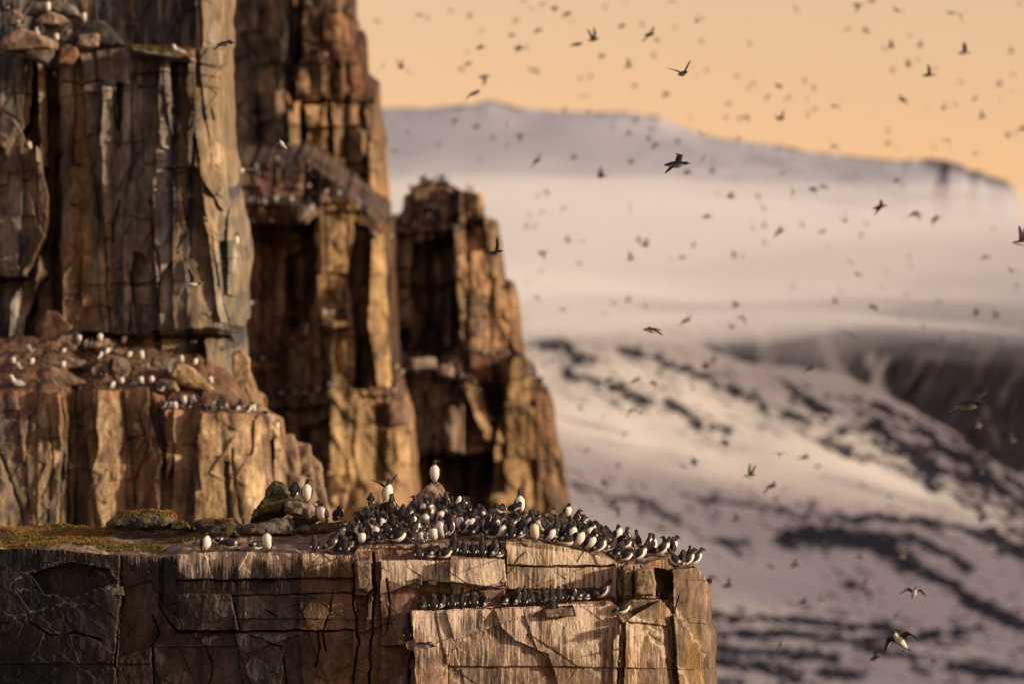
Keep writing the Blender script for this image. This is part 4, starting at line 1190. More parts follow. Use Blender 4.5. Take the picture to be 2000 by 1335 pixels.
def mid_rocks():
    T = [([(62, 735), (78, 722), (100, 716), (140, 730), (176, 748), (172, 756), (140, 758), (100, 746)], 148.6, 1.0, c_br, "long flat tilted slab on the left of the rubble shelf"),
         ([(58, 752), (70, 738), (110, 742), (124, 758), (112, 770), (66, 766)], 148.0, .8, c_ls, "squat grey block under the long flat tilted slab"),
         ([(34, 704), (60, 692), (92, 690), (96, 706), (60, 714)], 149.3, .8, c_or, "small ochre slab above the long flat slab on the rubble shelf"),
         ([(95, 704), (120, 694), (166, 704), (168, 722), (120, 722)], 149.3, .8, c_br, "brown stone behind the right end of the long flat slab"),
         ([(185, 712), (200, 704), (222, 696), (220, 740), (200, 742), (188, 728)], 149.0, .8, c_br, "brown stone left of the upright pale boulder"),
         ([(220, 698), (232, 694), (252, 704), (258, 722), (250, 744), (228, 748), (218, 722)], 148.8, .8, c_pk, "upright pale boulder in the middle of the rubble shelf"),
         ([(258, 712), (292, 706), (298, 736), (290, 756), (258, 752)], 149.2, .8, c_br, "dark brown block right of the upright pale boulder"),
         ([(295, 704), (340, 700), (334, 728), (300, 752), (292, 740)], 149.6, .8, c_ls, "grey block behind the big tilted slab"),
         ([(330, 735), (338, 712), (352, 706), (378, 716), (398, 742), (421, 760), (412, 768), (370, 762), (334, 752)], 148.6, 1.1, c_or, "big tilted slab with a sunlit ochre top on the right of the rubble shelf"),
         ([(100, 676), (122, 652), (140, 652), (158, 672), (154, 690), (110, 692)], 150.2, .8, c_br, "dark brown hump of rock under the cliff at the back of the shelf"),
         ([(68, 690), (70, 640), (88, 600), (112, 604), (150, 640), (166, 676), (160, 690)], 150.6, .8, ((.10, .05, .03), (.17, .09, .05)), "high red-brown mound topped by a single white bird"),
         ([(180, 676), (186, 664), (210, 660), (228, 670), (226, 690), (190, 692)], 150.0, .7, c_br, "low brown boulder among the row of white birds"),
         ([(300, 758), (312, 740), (344, 744), (350, 764), (320, 770)], 148.0, .7, c_pk, "small pinkish stone in front of the grey block")]
    for i, (out, Y, d, c, lb) in enumerate(T):
        o = px_rock(out, Y, d, c, 600 + i, M_mid, noise=.03, inset=.8, sub=2)
        tag(o, lb, "boulder", "boulders on the rubble shelf")
    T = [([(0, 92), (8, 72), (40, 56), (62, 62), (92, 80), (116, 84), (112, 100), (60, 98), (10, 104)], 149.6, 1.1, c_pk, "broad pink slab jutting out on the ledge at upper left"),
         ([(45, 108), (52, 98), (92, 96), (116, 88), (112, 112), (96, 132), (60, 118)], 149.8, .9, c_ls, "grey stone wedged beneath the broad pink slab"),
         ([(20, 52), (24, 20), (40, 18), (48, 40), (42, 56)], 150.6, .7, c_pk, "upright pink stone at the far left of the high ledge"),
         ([(66, 46), (82, 30), (100, 26), (128, 34), (142, 46), (118, 54), (80, 52)], 150.6, .9, c_br, "lens-shaped brown slab above the broad pink slab"),
         ([(50, 30), (62, 10), (110, 4), (150, 12), (160, 34), (110, 30)], 151.4, 1.0, c_ls, "dark weathered block at the very top left of the high ledge"),
         ([(118, 84), (150, 60), (178, 42), (204, 40), (230, 66), (252, 92), (228, 96), (180, 84), (150, 92)], 150.4, 1.0, c_dk, "large dark wedge of rock sloping down to the mossy ledge"),
         ([(150, 92), (154, 70), (176, 66), (196, 68), (192, 90), (172, 96)], 149.8, .7, c_pk, "pale cracked block in front of the large dark wedge"),
         ([(112, 130), (118, 94), (150, 92), (156, 108), (140, 126)], 149.7, .6, ((.18, .085, .045), (.28, .14, .075)), "rust-red rounded boulder under the ledge at upper left")]
    for i, (out, Y, d, c, lb) in enumerate(T):
        o = px_rock(out, Y, d, c, 650 + i, M_mid, noise=.03, inset=.8, sub=2)
        tag(o, lb, "boulder", "boulders on the high ledge")
    P = [
         ([(505, 800), (530, 812), (530, 860), (508, 862)], 151.5, .6, c_br), ([(452, 690), (470, 682), (488, 700), (490, 742), (470, 760), (454, 750)], 151.5, .7, c_or),
         ([(250, 94), (300, 102), (380, 113), (385, 124), (340, 118), (252, 104)], 149.7, .9, c_ls)]
    for i, (out, Y, d, c) in enumerate(P):
        px_rock(out, Y, d, c, 700 + i, M_mid, name="rock_block", noise=.03, parent=mid_up, inset=.85, sub=2)


mid_rocks()
for i, (out, Y, d) in enumerate(SPUR_ROCKS):
    px_rock(out, Y, d, ((.16, .10, .065), (.33, .235, .15)), 800 + i, M_mid, name="rock_block", noise=.025, parent=spur, inset=.92, sub=2)
PF = [([(640, 345), (668, 372), (700, 402), (735, 425), (735, 445), (690, 430), (650, 400)], 255.5, 1.5, c_or, far_low), ([(578, 410), (590, 402), (612, 400), (622, 412), (600, 436), (582, 436)], 250.4, 1.0, c_pk, far_low),
      ([(690, 612), (625, 618), (630, 640), (688, 640)], 250.0, 1.0, c_br, far_low), ([(802, 700), (850, 698), (856, 722), (806, 724)], 287.0, 1.2, ((.4, .3, .24), (.5, .4, .3)), far_stack),
      ([(860, 712), (886, 716), (884, 735), (862, 734)], 287, 1.0, ((.4, .3, .24), (.5, .4, .3)), far_stack), ([(905, 372), (938, 378), (942, 425), (908, 430)], 288.0, 1.4, c_or, far_stack),
      ([(800, 372), (850, 356), (888, 372), (884, 400), (806, 404)], 289.0, 1.4, c_br, far_stack), ([(760, 780), (790, 776), (796, 830), (762, 836)], 250.2, 1.0, c_pk, far_low)]
for i, (out, Y, d, c, p) in enumerate(PF):
    px_rock(out, Y, d, c, 760 + i, M_far, name="rock_block", noise=.04, parent=p, inset=.8, sub=2)

# ================================================================== BIRDS
BLACK = np.array((.022, .017, .015))
BRN = np.array((.035, .026, .021))
WHITE = np.array((.73, .70, .63))


def catmull(P, n):
    P = np.array(P, float)
    t = np.linspace(0, len(P) - 1.0001, n)
    i = t.astype(int); f = (t - i)[:, None]
    g = lambda k: P[np.clip(k, 0, len(P) - 1)]
    a, b, c, d = g(i - 1), g(i), g(i + 1), g(i + 2)
    return .5 * (2 * b + (c - a) * f + (2 * a - 5 * b + 4 * c - d) * f ** 2 + (3 * b - a - 3 * c + d) * f ** 3)


GIRTH = [1.0]


def loft(ctrl, nr=22, ns=14, colf=None, white_back=False):
    """ctrl rows: x(side), f(forward), z, half-width, half-depth. Rings swept along the spine; front of the ring is 'forward'."""
    Cp = catmull([c[:5] for c in ctrl], nr)
    Cp[:, 3:5] *= GIRTH[0]
    P = Cp[:, :3] * np.array([1, -1, 1])        # forward = -Y
    T = np.gradient(P, axis=0)
    T /= np.linalg.norm(T, axis=1)[:, None] + 1e-9
    V = []; Cc = []
    ang = np.linspace(0, 2 * np.pi, ns, endpoint=False)
    side = np.array([1.0, 0, 0])
    for k in range(nr):
        s = side - T[k] * side.dot(T[k]); s /= np.linalg.norm(s)
        fr = np.cross(T[k], s); fr /= np.linalg.norm(fr)
        if k == 0 or True:
            # 'front' = ventral side
            if fr.dot(np.array([0, -1, -.15])) < 0 and abs(fr[1]) > .05:
                fr = -fr
            elif abs(fr[1]) <= .05 and fr[2] > 0:
                fr = -fr
        w, d = max(Cp[k, 3], .001), max(Cp[k, 4], .001)
        u = k / (nr - 1)
        for a in ang:
            V.append(P[k] + s * math.sin(a) * w + fr * math.cos(a) * d)
            Cc.append(colf(u, a))
    V.append(P[0]); Cc.append(colf(0, 0)); V.append(P[-1]); Cc.append(colf(1, 0))
    fs = []
    for k in range(nr - 1):
        for j in range(ns):
            a, b = k * ns + j, k * ns + (j + 1) % ns
            fs.append((a, b, b + ns, a + ns))
    n = nr * ns
    for j in range(ns):
        fs.append((n, (j + 1) % ns, j, n))
        fs.append((n + 1, (nr - 1) * ns + j, (nr - 1) * ns + (j + 1) % ns, n + 1))
    return np.array(V), fs, np.array(Cc)


def to_mesh(name, parts, mat, smooth=True):
    """parts: list of (verts, faces, colours) joined into one surface mesh."""
    vs_, fs_, cs_, off = [], [], [], 0
    for v, f, c in parts:
        vs_.append(v); cs_.append(c)
        fs_ += [tuple(i + off for i in dict.fromkeys(q)) for q in f]
        off += len(v)
    me = bpy.data.meshes.new(name)
    me.from_pydata(np.concatenate(vs_).tolist(), [], fs_)
    me.polygons.foreach_set("use_smooth", [smooth] * len(me.polygons))
    at = me.color_attributes.new("col", 'FLOAT_COLOR', 'POINT')
    c = np.concatenate(cs_); c4 = np.ones((len(c), 4)); c4[:, :3] = c
    at.data.foreach_set("color", c4.astype(np.float32).ravel())
    me.materials.append(mat)
    me.update()
    return me


def body_col(neck_u, head_u, stain=None, white_head=False):
    def f(u, a):
        ca = math.cos(a)
        if u > head_u and not white_head:
            return BRN * 1.1 if u < .97 else BLACK
        lim = -.12 if u > .25 else -.05
        if white_head:
            return WHITE
        if u > neck_u:                                   # white runs up the foreneck to a point
            lim = lim + (u - neck_u) / (head_u - neck_u) * 1.15
        k = 1 / (1 + math.exp(-(ca - lim) * 14))
        w = WHITE
        if stain and .2 < u < .45 and ca > .3:
            w = WHITE * np.array(stain)
        if u < .05:
            k *= .3
        return BLACK * (1 - k) + w * k
    return f


def rotx(P, a, piv=(0, 0, .03)):
    """Tilt spine control rows forward (toward -Y = +f) by angle a about the feet."""
    out = []
    for r in P:
        x, f, z = r[0], r[1] - piv[1], r[2] - piv[2]
        out.append((x, f * math.cos(a) + z * math.sin(a), -f * math.sin(a) + z * math.cos(a) + piv[2]) + tuple(r[3:]))
    return out


# spine rows (x, forward, up, half width, half depth), tail to bill tip
BODY = [(0, -.085, .018, .014, .006), (0, -.065, .05, .038, .026), (0, -.034, .10, .072, .064), (0, -.008, .165, .086, .080), (0, .006, .225, .078, .072), (0, .008, .275, .054, .050)]
HEADS = {
    'up': [(0, .006, .315, .029, .029), (0, .010, .350, .025, .027), (0, .020, .380, .026, .030), (0, .045, .392, .018, .019), (0, .070, .390, .007, .009), (0, .105, .384, .002, .003)],
    'side': [(0, .006, .310, .029, .029), (.003, .008, .345, .025, .027), (.014, .010, .374, .030, .027), (.040, .012, .384, .019, .018), (.066, .012, .381, .009, .007), (.100, .012, .374, .003, .002)],
    'hunch': [(0, .012, .300, .036, .034), (0, .020, .322, .031, .031), (0, .034, .340, .027, .028), (0, .058, .340, .018, .018), (0, .080, .334, .007, .008), (0, .110, .325, .002, .003)],
    'sky': [(0, .004, .318, .026, .026), (0, .004, .358, .022, .023), (0, .010, .392, .024, .025), (0, .022, .414, .017, .016), (0, .032, .434, .007, .008), (0, .044, .462, .002, .003)],
    'tuck': [(0, .000, .302, .036, .036), (.004, -.006, .322, .032, .032), (.012, -.020, .334, .028, .028), (.018, -.042, .322, .018, .018), (.022, -.056, .304, .008, .008), (.024, -.068, .288, .003, .003)],
    'down': [(0, .030, .302, .034, .032), (0, .056, .300, .029, .028), (0, .080, .284, .028, .026), (0, .094, .262, .018, .018), (0, .100, .240, .007, .008), (0, .104, .212, .002, .003)],
}


HEADS = {k: [(r[0], r[1], .275 + (r[2] - .275) * (.88 if k == 'sky' else .78 if k in ('up', 'side') else .92)) + ((r[3] * 1.28, r[4] * 1.24) if i < 3 else (r[3] * 1.15, r[4] * 1.15)) for i, r in enumerate(v)] for k, v in HEADS.items()}


def wing_fold(sgn, tilt, white_tip=True):
    """Folded wing lying along the flank: a flattened, pointed blade with a white trailing bar."""
    rows = [(sgn * .048, .008, .262, .014, .024), (sgn * .072, -.012, .225, .018, .050), (sgn * .080, -.028, .165, .017, .056), (sgn * .068, -.054, .105, .014, .042), (sgn * .042, -.084, .055, .009, .024), (sgn * .022, -.106, .020, .004, .009)]
    rows = rotx(rows, tilt)

    def cf(u, a):
        if white_tip and .60 < u < .70 and abs(math.sin(a)) > -.1 and math.cos(a) < .3:
            return WHITE * .9
        return BLACK * (1.0 + .35 * math.sin(u * 9))
    return loft(rows, 12, 8, cf)


def foot(sgn):
    V = np.array([(0, 0, .028), (.008, -.004, .028), (-.008, -.004, .028), (.022, -.052, .004), (-.022, -.052, .004), (0, -.060, .003), (0, .012, .004), (.006, -.002, -.004), (-.006, -.002, -.004), (0, -.058, -.003)]) + np.array((sgn * .028, .005, 0))
    F_ = [(0, 1, 3, 5), (0, 5, 4, 2), (0, 2, 6), (0, 6, 1), (1, 7, 3), (2, 4, 8), (3, 7, 9), (3, 9, 5), (4, 5, 9), (4, 9, 8), (6, 8, 7), (1, 6, 7), (2, 8, 6), (7, 8, 9)]
    return V, F_, np.tile(np.array((.05, .04, .03)), (len(V), 1))


M_bill = M_feather
TPL = {}


def make_tpl(key, head='up', tilt=0.0, squash=1.0, stain=None, raised=False, white_head=False):
    rows = BODY + HEADS[head]
    if squash != 1.0:
        rows = [(r[0], r[1], .03 + (r[2] - .03) * squash, r[3] * (1 + (1 - squash) * .35), r[4] * (1 + (1 - squash) * .35)) if i < 7 else (r[0], r[1], r[2] - .275 * (1 - squash) * .95, r[3], r[4]) for i, r in enumerate(rows)]
    rows = rotx(rows, tilt)
    body = to_mesh("body", [loft(rows, 26, 14, body_col(.41, .50, stain, white_head))], M_feather)
    wings = []
    for sgn in (-1, 1):
        if raised:
            wings.append(to_mesh("wing", [wing_open(sgn, D2R(30 if sgn < 0 else 52), D2R(4), scale=.9, z0=.25, y0=.01, steep=True, droop=D2R(14))], M_feather))
        else:
            w = wing_fold(sgn, tilt)
            w[0][:, 2] = .03 + (w[0][:, 2] - .03) * (squash * .97)
            wings.append(to_mesh("wing", [w], M_feather))
    TPL[key] = ("stand", body, wings, FEET)


def wing_open(sgn, up, sweep, scale=1.0, z0=0.0, y0=0.0, steep=False, droop=0.0, half=0):
    """Spread wing: narrow arm and pointed hand, with thickness; up = dihedral at the shoulder, droop = bend at the wrist."""
    st = [(0, .058, .040), (.07, .060, .036), (.14, .055, .030), (.20, .048, .022), (.27, .034, .014), (.33, .012, .006)]
    V = []; Cc = []
    x, y, z = sgn * .028, y0, z0
    ang = up
    prev = 0
    for i, (d, ch, th) in enumerate(st):
        L = (d - prev) * scale; prev = d
        if i >= 3: ang = up - droop
        x += sgn * math.cos(ang) * L; z += math.sin(ang) * L
        y += L * math.tan(sweep) * (1 if i > 2 else -.15)
        for (cy_, cz_) in ((-1, 0), (-.4, .22), (.5, .12), (1.0, 0), (.5, -.10), (-.4, -.14)):
            oy = cy_ * ch * (.85 if steep else .92) * scale; oz = cz_ * th
            V.append((x - sgn * math.sin(ang) * oz, y + oy, z + math.cos(ang) * oz))
            tip = (i > 1 and cy_ == 1.0 and i < 4)
            under = cz_ < 0
            Cc.append(WHITE * .8 if tip else (np.array((.05, .042, .035)) if under else BLACK * 1.2))
    n = 6
    fs = []
    for i in range(len(st) - 1):
        for j in range(n):
            a, b = i * n + j, i * n + (j + 1) % n
            q = (a, b, b + n, a + n)
            fs.append(q if sgn < 0 else q[::-1])
    fs.append(tuple(range(n))); fs.append(tuple(range((len(st) - 1) * n, len(st) * n))[::-1])
    return np.array(V), fs, np.array(Cc)


FEET = [to_mesh("foot", [foot(-1)], M_foot), to_mesh("foot", [foot(1)], M_foot)]
make_tpl('up', 'up')
make_tpl('upside', 'side')
make_tpl('sky', 'sky')
make_tpl('hunch', 'hunch', D2R(8), .88)
make_tpl('tuck', 'tuck', D2R(4), .86)
make_tpl('down', 'down', D2R(12), .92)
make_tpl('lean', 'up', D2R(28))
make_tpl('leanside', 'side', D2R(24))
make_tpl('crouch', 'hunch', D2R(42), .9)
make_tpl('lie', 'hunch', D2R(66), .9)
make_tpl('lietuck', 'tuck', D2R(62), .88)
make_tpl('stained', 'side', D2R(10), 1.0, (1.0, .92, .72))
make_tpl('whitetuck', 'tuck', D2R(4), .86, white_head=True)
make_tpl('raised', 'side', D2R(6), 1.0, raised=True)


def link_copy(name, me, parent=None):
    o = bpy.data.objects.new(name, me)
    col.objects.link(o)
    if parent is not None: o.parent = parent
    return o


def stand_bird(key, loc, yaw, scale=1.0, lean=0.0, roll=0.0, detail=2):
    kind, body, wings, feet = TPL[key]
    r = bpy.data.objects.new("guillemot", None)
    r.empty_display_size = .1
    col.objects.link(r)
    r.location = loc
    r.rotation_euler = Euler((lean, roll, yaw))
    r.scale = (scale,) * 3
    link_copy("body", body, r)
    if detail >= 1:
        for w in wings: link_copy("wing", w, r)
    if detail >= 2:
        for f in feet: link_copy("foot", f, r)
    return r


bpy.context.view_layer.update()


def bvh_all():
    """World-space ray target of everything solid a bird can stand on."""
    vs_, fs_, off = [], [], 0
    for o in sc.objects:
        if o.type != 'MESH' or o.name.split('.')[0] not in ("sea_cliff", "boulder", "rock_block"):
            continue
        me = o.data
        n = len(me.vertices)
        co = np.empty(n * 3, np.float32); me.vertices.foreach_get("co", co)
        co = co.reshape(-1, 3)
        mw = np.array(o.matrix_world)
        co = co @ mw[:3, :3].T + mw[:3, 3]
        me.calc_loop_triangles()
        tr = np.empty(len(me.loop_triangles) * 3, np.int32); me.loop_triangles.foreach_get("vertices", tr)
        vs_.append(co); fs_.append(tr.reshape(-1, 3) + off); off += n
    return BVHTree.FromPolygons(np.concatenate(vs_).tolist(), np.concatenate(fs_).tolist(), all_triangles=True)


BV = bvh_all()
EYE = Vector((0, 0, CAMZ))


def ray_px(px, py):
    d = (PV(px, py, 100.0) - EYE).normalized()
    return BV.ray_cast(EYE, d, 2000)


def land(px, py, fwd=.16, drop=.6):
    """Where a bird whose feet are seen at this pixel is standing."""
    hit, nrm, idx, dist = ray_px(px, py)
    if hit is None:
        hit, nrm, idx, dist = ray_px(px, py + 7)
        if hit is None: return None, 1
    p = hit.copy()
    steep = nrm.z < .45
    if steep:
        h0 = BV.ray_cast(hit + Vector((0, -fwd, .30)), Vector((0, 0, -1)), drop + .3)
        if h0[0] is not None and h0[0].z > hit.z - drop:
            return h0[0], 0
        h1 = BV.ray_cast(hit + Vector((0, .12, .35)), Vector((0, 0, -1)), .6)
        if h1[0] is not None and h1[0].z < hit.z + .3:
            return h1[0], 0
        return p + Vector((0, -.06, 0)), 2
    return p, 0


PLACED = []      # (object, px, group key, description)
YAW = {'F': 0, 'B': 180, 'L': -90, 'R': 90, 'FL': -40, 'FR': 40, 'BL': -140, 'BR': 140}


def yawd(code, jit=14):
    return D2R(YAW[code] + random.uniform(-jit, jit))


NEAR = [  # px, py of the feet, template, facing, scale, key
    (402, 1079, 'tuck', 'FR', 1.0, 'turf'), (424, 1064, 'lie', 'BR', .95, 'turf'), (466, 1074, 'lie', 'L', 1.08, 'turf'), (490, 1074, 'lie', 'BR', .92, 'turf'), (522, 1077, 'up', 'F', 1.0, 'turf'),
    (573, 976, 'down', 'B', 1.0, 'boulder'), (598, 976, 'upside', 'F', 1.02, 'boulder'), (626, 990, 'up', 'L', 1.0, 'boulder'), (628, 1023, 'up', 'FL', .98, 'boulder'), (660, 1021, 'hunch', 'BR', .95, 'boulder'),
    (612, 1080, 'tuck', 'B', .9, 'front'), (640, 1079, 'lean', 'R', .98, 'front'), (656, 1080, 'tuck', 'B', .75, 'front'), (674, 1084, 'tuck', 'B', .98, 'front'), (666, 1060, 'hunch', 'FR', .95, 'front'),
    (756, 982, 'raised', 'FR', 1.05, 'boulder'), (723, 988, 'tuck', 'B', .7, 'boulder'), (731, 1003, 'crouch', 'R', 1.0, 'boulder'), (849, 943, 'upside', 'F', 1.0, 'boulder'),
    (870, 995, 'up', 'BR', 1.0, 'boulder'), (857, 994, 'tuck', 'B', .85, 'boulder'), (896, 999, 'whitetuck', 'F', .8, 'boulder'), (914, 998, 'hunch', 'B', .7, 'boulder'),
    (984, 1005, 'lietuck', 'FL', .95, 'block'), (996, 1004, 'lietuck', 'FR', 1.0, 'block'), (1017, 1004, 'sky', 'F', 1.0, 'block'), (1052, 1001, 'up', 'FL', .85, 'block'), (1044, 1010, 'hunch', 'L', .5, 'block'),
    (1108, 1006, 'hunch', 'FR', .75, 'block'), (1126, 1014, 'hunch', 'R', .85, 'block'), (1140, 1035, 'raised', 'BL', .7, 'block'),
    (694, 1072, 'lie', 'L', 1.0, 'front'), (707, 1064, 'hunch', 'F', .8, 'front'), (722, 1062, 'lie', 'BR', .8, 'front'), (746, 1062, 'crouch', 'BL', .85, 'front'), (768, 1063, 'crouch', 'R', 1.1, 'front'),
    (790, 1060, 'tuck', 'B', .8, 'front'), (806, 1062, 'tuck', 'BL', .9, 'front'), (824, 1062, 'hunch', 'FL', .8, 'front'), (847, 1058, 'hunch', 'F', .9, 'front'),
    (948, 1052, 'lie', 'R', 1.0, 'front'), (975, 1054, 'lean', 'FR', .95, 'front'), (998, 1055, 'tuck', 'B', .9, 'front'), (1016, 1055, 'leanside', 'BR', .95, 'front'), (1045, 1057, 'stained', 'F', 1.0, 'front'),
    (1070, 1060, 'lean', 'FR', .9, 'front'), (1093, 1066, 'lie', 'R', 1.1, 'front'), (1126, 1080, 'lean', 'FR', 1.12, 'front'), (1148, 1084, 'lean', 'FR', 1.0, 'front'), (1164, 1088, 'lean', 'R', 1.0, 'front'),
    (1214, 1099, 'crouch', 'R', .95, 'slope'), (1243, 1099, 'lean', 'R', 1.0, 'slope'), (1232, 1078, 'lean', 'FL', .95, 'slope'), (1262, 1086, 'lie', 'R', .9, 'slope'), (1288, 1088, 'lean', 'R', 1.0, 'slope'),
    (1306, 1085, 'lean', 'FR', 1.0, 'slope'), (1322, 1088, 'leanside', 'L', .95, 'slope'), (1336, 1092, 'lean', 'R', .98, 'slope'), (1352, 1098, 'lean', 'R', .95, 'slope'), (1276, 1080, 'upside', 'R', .85, 'slope'),
    (1190, 1060, 'hunch', 'L', .9, 'slope'), (1206, 1068, 'crouch', 'R', .95, 'slope'), (1222, 1072, 'up', 'BR', .95, 'slope'), (1244, 1074, 'upside', 'L', .9, 'slope'), (1268, 1072, 'up', 'R', .85, 'slope'),
    (1298, 1076, 'up', 'L', .9, 'slope'), (1313, 1082, 'up', 'BR', .9, 'slope'), (1330, 1088, 'hunch', 'BR', .95, 'slope'), (1346, 1094, 'up', 'B', .8, 'slope'), (1184, 1080, 'crouch', 'BR', .95, 'slope'),
    (1198, 1084, 'crouch', 'BR', .9, 'slope'),
    # upper ledge row
    (818, 1089, 'tuck', 'B', .9, 'upper ledge'), (838, 1089, 'crouch', 'BR', 1.0, 'upper ledge'), (862, 1091, 'crouch', 'R', .95, 'upper ledge'), (886, 1092, 'sky', 'B', .93, 'upper ledge'),
    (905, 1091, 'tuck', 'B', .82, 'upper ledge'), (925, 1090, 'tuck', 'B', .8, 'upper ledge'), (940, 1091, 'sky', 'B', .88, 'upper ledge'), (961, 1089, 'hunch', 'BR', .95, 'upper ledge'), (972, 1089, 'crouch', 'BR', .8, 'upper ledge'),
    # lower ledge row
    (828, 1189, 'hunch', 'BL', .75, 'lower ledge'), (846, 1188, 'tuck', 'B', .9, 'lower ledge'), (862, 1187, 'hunch', 'BR', .9, 'lower ledge'), (883, 1186, 'sky', 'B', .82, 'lower ledge'), (901, 1185, 'sky', 'B', .84, 'lower ledge'),
    (925, 1186, 'tuck', 'B', .9, 'lower ledge'), (945, 1184, 'tuck', 'BR', .82, 'lower ledge'), (984, 1183, 'crouch', 'BR', 1.0, 'lower ledge'), (1008, 1181, 'hunch', 'BR', .98, 'lower ledge'), (1022, 1180, 'sky', 'B', .85, 'lower ledge'),
    (1037, 1180, 'hunch', 'BL', .9, 'lower ledge'), (1052, 1176, 'tuck', 'B', .85, 'lower ledge'), (1066, 1175, 'hunch', 'BL', .9, 'lower ledge'), (1079, 1176, 'sky', 'B', .8, 'lower ledge'), (1091, 1175, 'hunch', 'B', .88, 'lower ledge'),
    (1104, 1174, 'leanside', 'B', .85, 'lower ledge'), (1118, 1174, 'sky', 'BR', .78, 'lower ledge'), (1130, 1173, 'crouch', 'BR', .9, 'lower ledge'), (1143, 1172, 'crouch', 'BR', .85, 'lower ledge'),
    (1080, 1203, 'tuck', 'B', 1.0, 'face'), (1174, 1177, 'leanside', 'R', 1.0, 'face'), (1206, 1201, 'crouch', 'R', 1.05, 'face'), (1290, 1167, 'lie', 'L', .85, 'face'), (797, 1250, 'sky', 'B', .85, 'face'),
]
for (px, py, k, fc, s, key) in NEAR:
    p, st = None, 0
    if key in ('upper ledge', 'lower ledge') or (px, py) in ((1080, 1203), (797, 1250)):
        yy = float(y0_near(px, py)) - {'upper ledge': .22, 'lower ledge': .34}.get(key, .55)
        z1 = float(unproj(px, py - 26, yy)[2])
        h = BV.ray_cast(Vector((float(unproj(px, py, yy)[0]), yy, z1)), Vector((0, 0, -1)), .5)
        if h[0] is not None: p = h[0]
    if p is None:
        for dp in (0, 5, 10, 16):
            p, st = land(px, py + dp, fwd=.13)
            if p is not None and p.y < 112: break
    if p is None or p.y > 112:
        continue
    sl = 0.0
    o = stand_bird(k, p, yawd(fc, 10), s * 1.12, 0, random.uniform(-.08, .08))
    PLACED.append((o, px, key, k, fc))

# the packed crowd on the sloping top
CROWD = []
taken = [(pl[0].location.x, pl[0].location.y, pl[0].location.z) for pl in PLACED]
rr = random.Random(12)
tries = 0
CR_TOP = [(645, 1060), (672, 1046), (700, 1024), (740, 1010), (800, 1002), (900, 1006), (1000, 1024), (1100, 1030), (1150, 1042), (1190, 1056), (1260, 1074), (1330, 1088)]
while len(CROWD) < 132 and tries < 9000:
    tries += 1
    px = rr.uniform(650, 1215)
    hi, lo = lin(CR_TOP, px), lin(TOPN, px) - 2
    if hi >= lo: continue
    py = rr.uniform(hi, lo)
    p, st = land(px, py, fwd=.1)
    if p is None or st: continue
    if any(abs(p.x - t[0]) < .30 and abs(p.y - t[1]) < .5 and (((p.x - t[0]) / .135) ** 2 + ((p.y - t[1]) / .20) ** 2) < 1 for t in taken):
        continue
    taken.append(tuple(p))
    k = rr.choice(['up', 'upside', 'hunch', 'hunch', 'tuck', 'tuck', 'tuck', 'lean', 'crouch', 'crouch', 'leanside', 'lie', 'lietuck', 'down'])
    fc = rr.choice(['B', 'B', 'B', 'BL', 'BR', 'BR', 'BL', 'BL', 'B', 'F', 'FL', 'FR', 'FR', 'L', 'R', 'R'])
    o = stand_bird(k, p, yawd(fc, 22), rr.uniform(.98, 1.14), 0, rr.uniform(-.12, .12))
    CROWD.append(o)
    PLACED.append((o, px, 'crowd', k, fc))
print("crowd", len(CROWD), "tries", tries)

MID = [(18, 62, 'up', 'B'), (33, 66, 'leanside', 'BR'), (75, 44, 'up', 'F'), (93, 28, 'up', 'F'), (164, 45, 'up', 'F'), (12, 22, 'up', 'L'), (38, 58, 'hunch', 'FL'), (80, 76, 'upside', 'BL'), (110, 86, 'lean', 'F'), (134, 86, 'hunch', 'FR'), (146, 84, 'tuck', 'B'),
       (96, 157, 'lean', 'F'), (109, 157, 'lean', 'F'), (58, 299, 'lean', 'F'), (114, 604, 'up', 'F'), (147, 634, 'hunch', 'B'), (62, 690, 'lean', 'FL'), (120, 692, 'crouch', 'FR'), (27, 714, 'hunch', 'F'), (40, 724, 'lean', 'FL'),
       (59, 716, 'lean', 'FR'), (123, 722, 'lean', 'F'), (155, 682, 'lean', 'F'), (168, 684, 'up', 'F'), (180, 684, 'lean', 'F'), (195, 668, 'hunch', 'F'), (190, 704, 'leanside', 'R'), (205, 696, 'lean', 'FR'), (222, 692, 'upside', 'B'), (241, 674, 'leanside', 'FR'),
       (251, 701, 'down', 'FR'), (277, 704, 'up', 'F'), (184, 736, 'up', 'F'), (215, 762, 'lean', 'FR'), (238, 762, 'leanside', 'F'), (258, 756, 'up', 'BL'), (276, 752, 'hunch', 'F'), (296, 752, 'tuck', 'F'), (322, 764, 'lie', 'L'), (354, 717, 'lean', 'F'), (378, 717, 'lean', 'FR'),
       (413, 752, 'lean', 'F'), (316, 802, 'lean', 'R'), (330, 804, 'lean', 'FR'), (342, 800, 'hunch', 'F'), (360, 792, 'upside', 'F'), (384, 800, 'lean', 'FL'), (402, 804, 'lie', 'R'), (418, 804, 'up', 'F'), (428, 802, 'up', 'B'), (434, 796, 'upside', 'B'), (448, 804, 'lean', 'FL'),
       (458, 806, 'crouch', 'FR'), (480, 808, 'lean', 'R'), (495, 806, 'hunch', 'F'), (541, 834, 'hunch', 'F'), (462, 470, 'up', 'F'), (528, 832, 'lie', 'L'), (596, 925, 'sky', 'BL'), (470, 800, 'hunch', 'B'), (395, 796, 'tuck', 'B'), (370, 800, 'tuck', 'BR'), (205, 722, 'tuck', 'B'), (28, 752, 'hunch', 'B'), (92, 702, 'tuck', 'BL')]
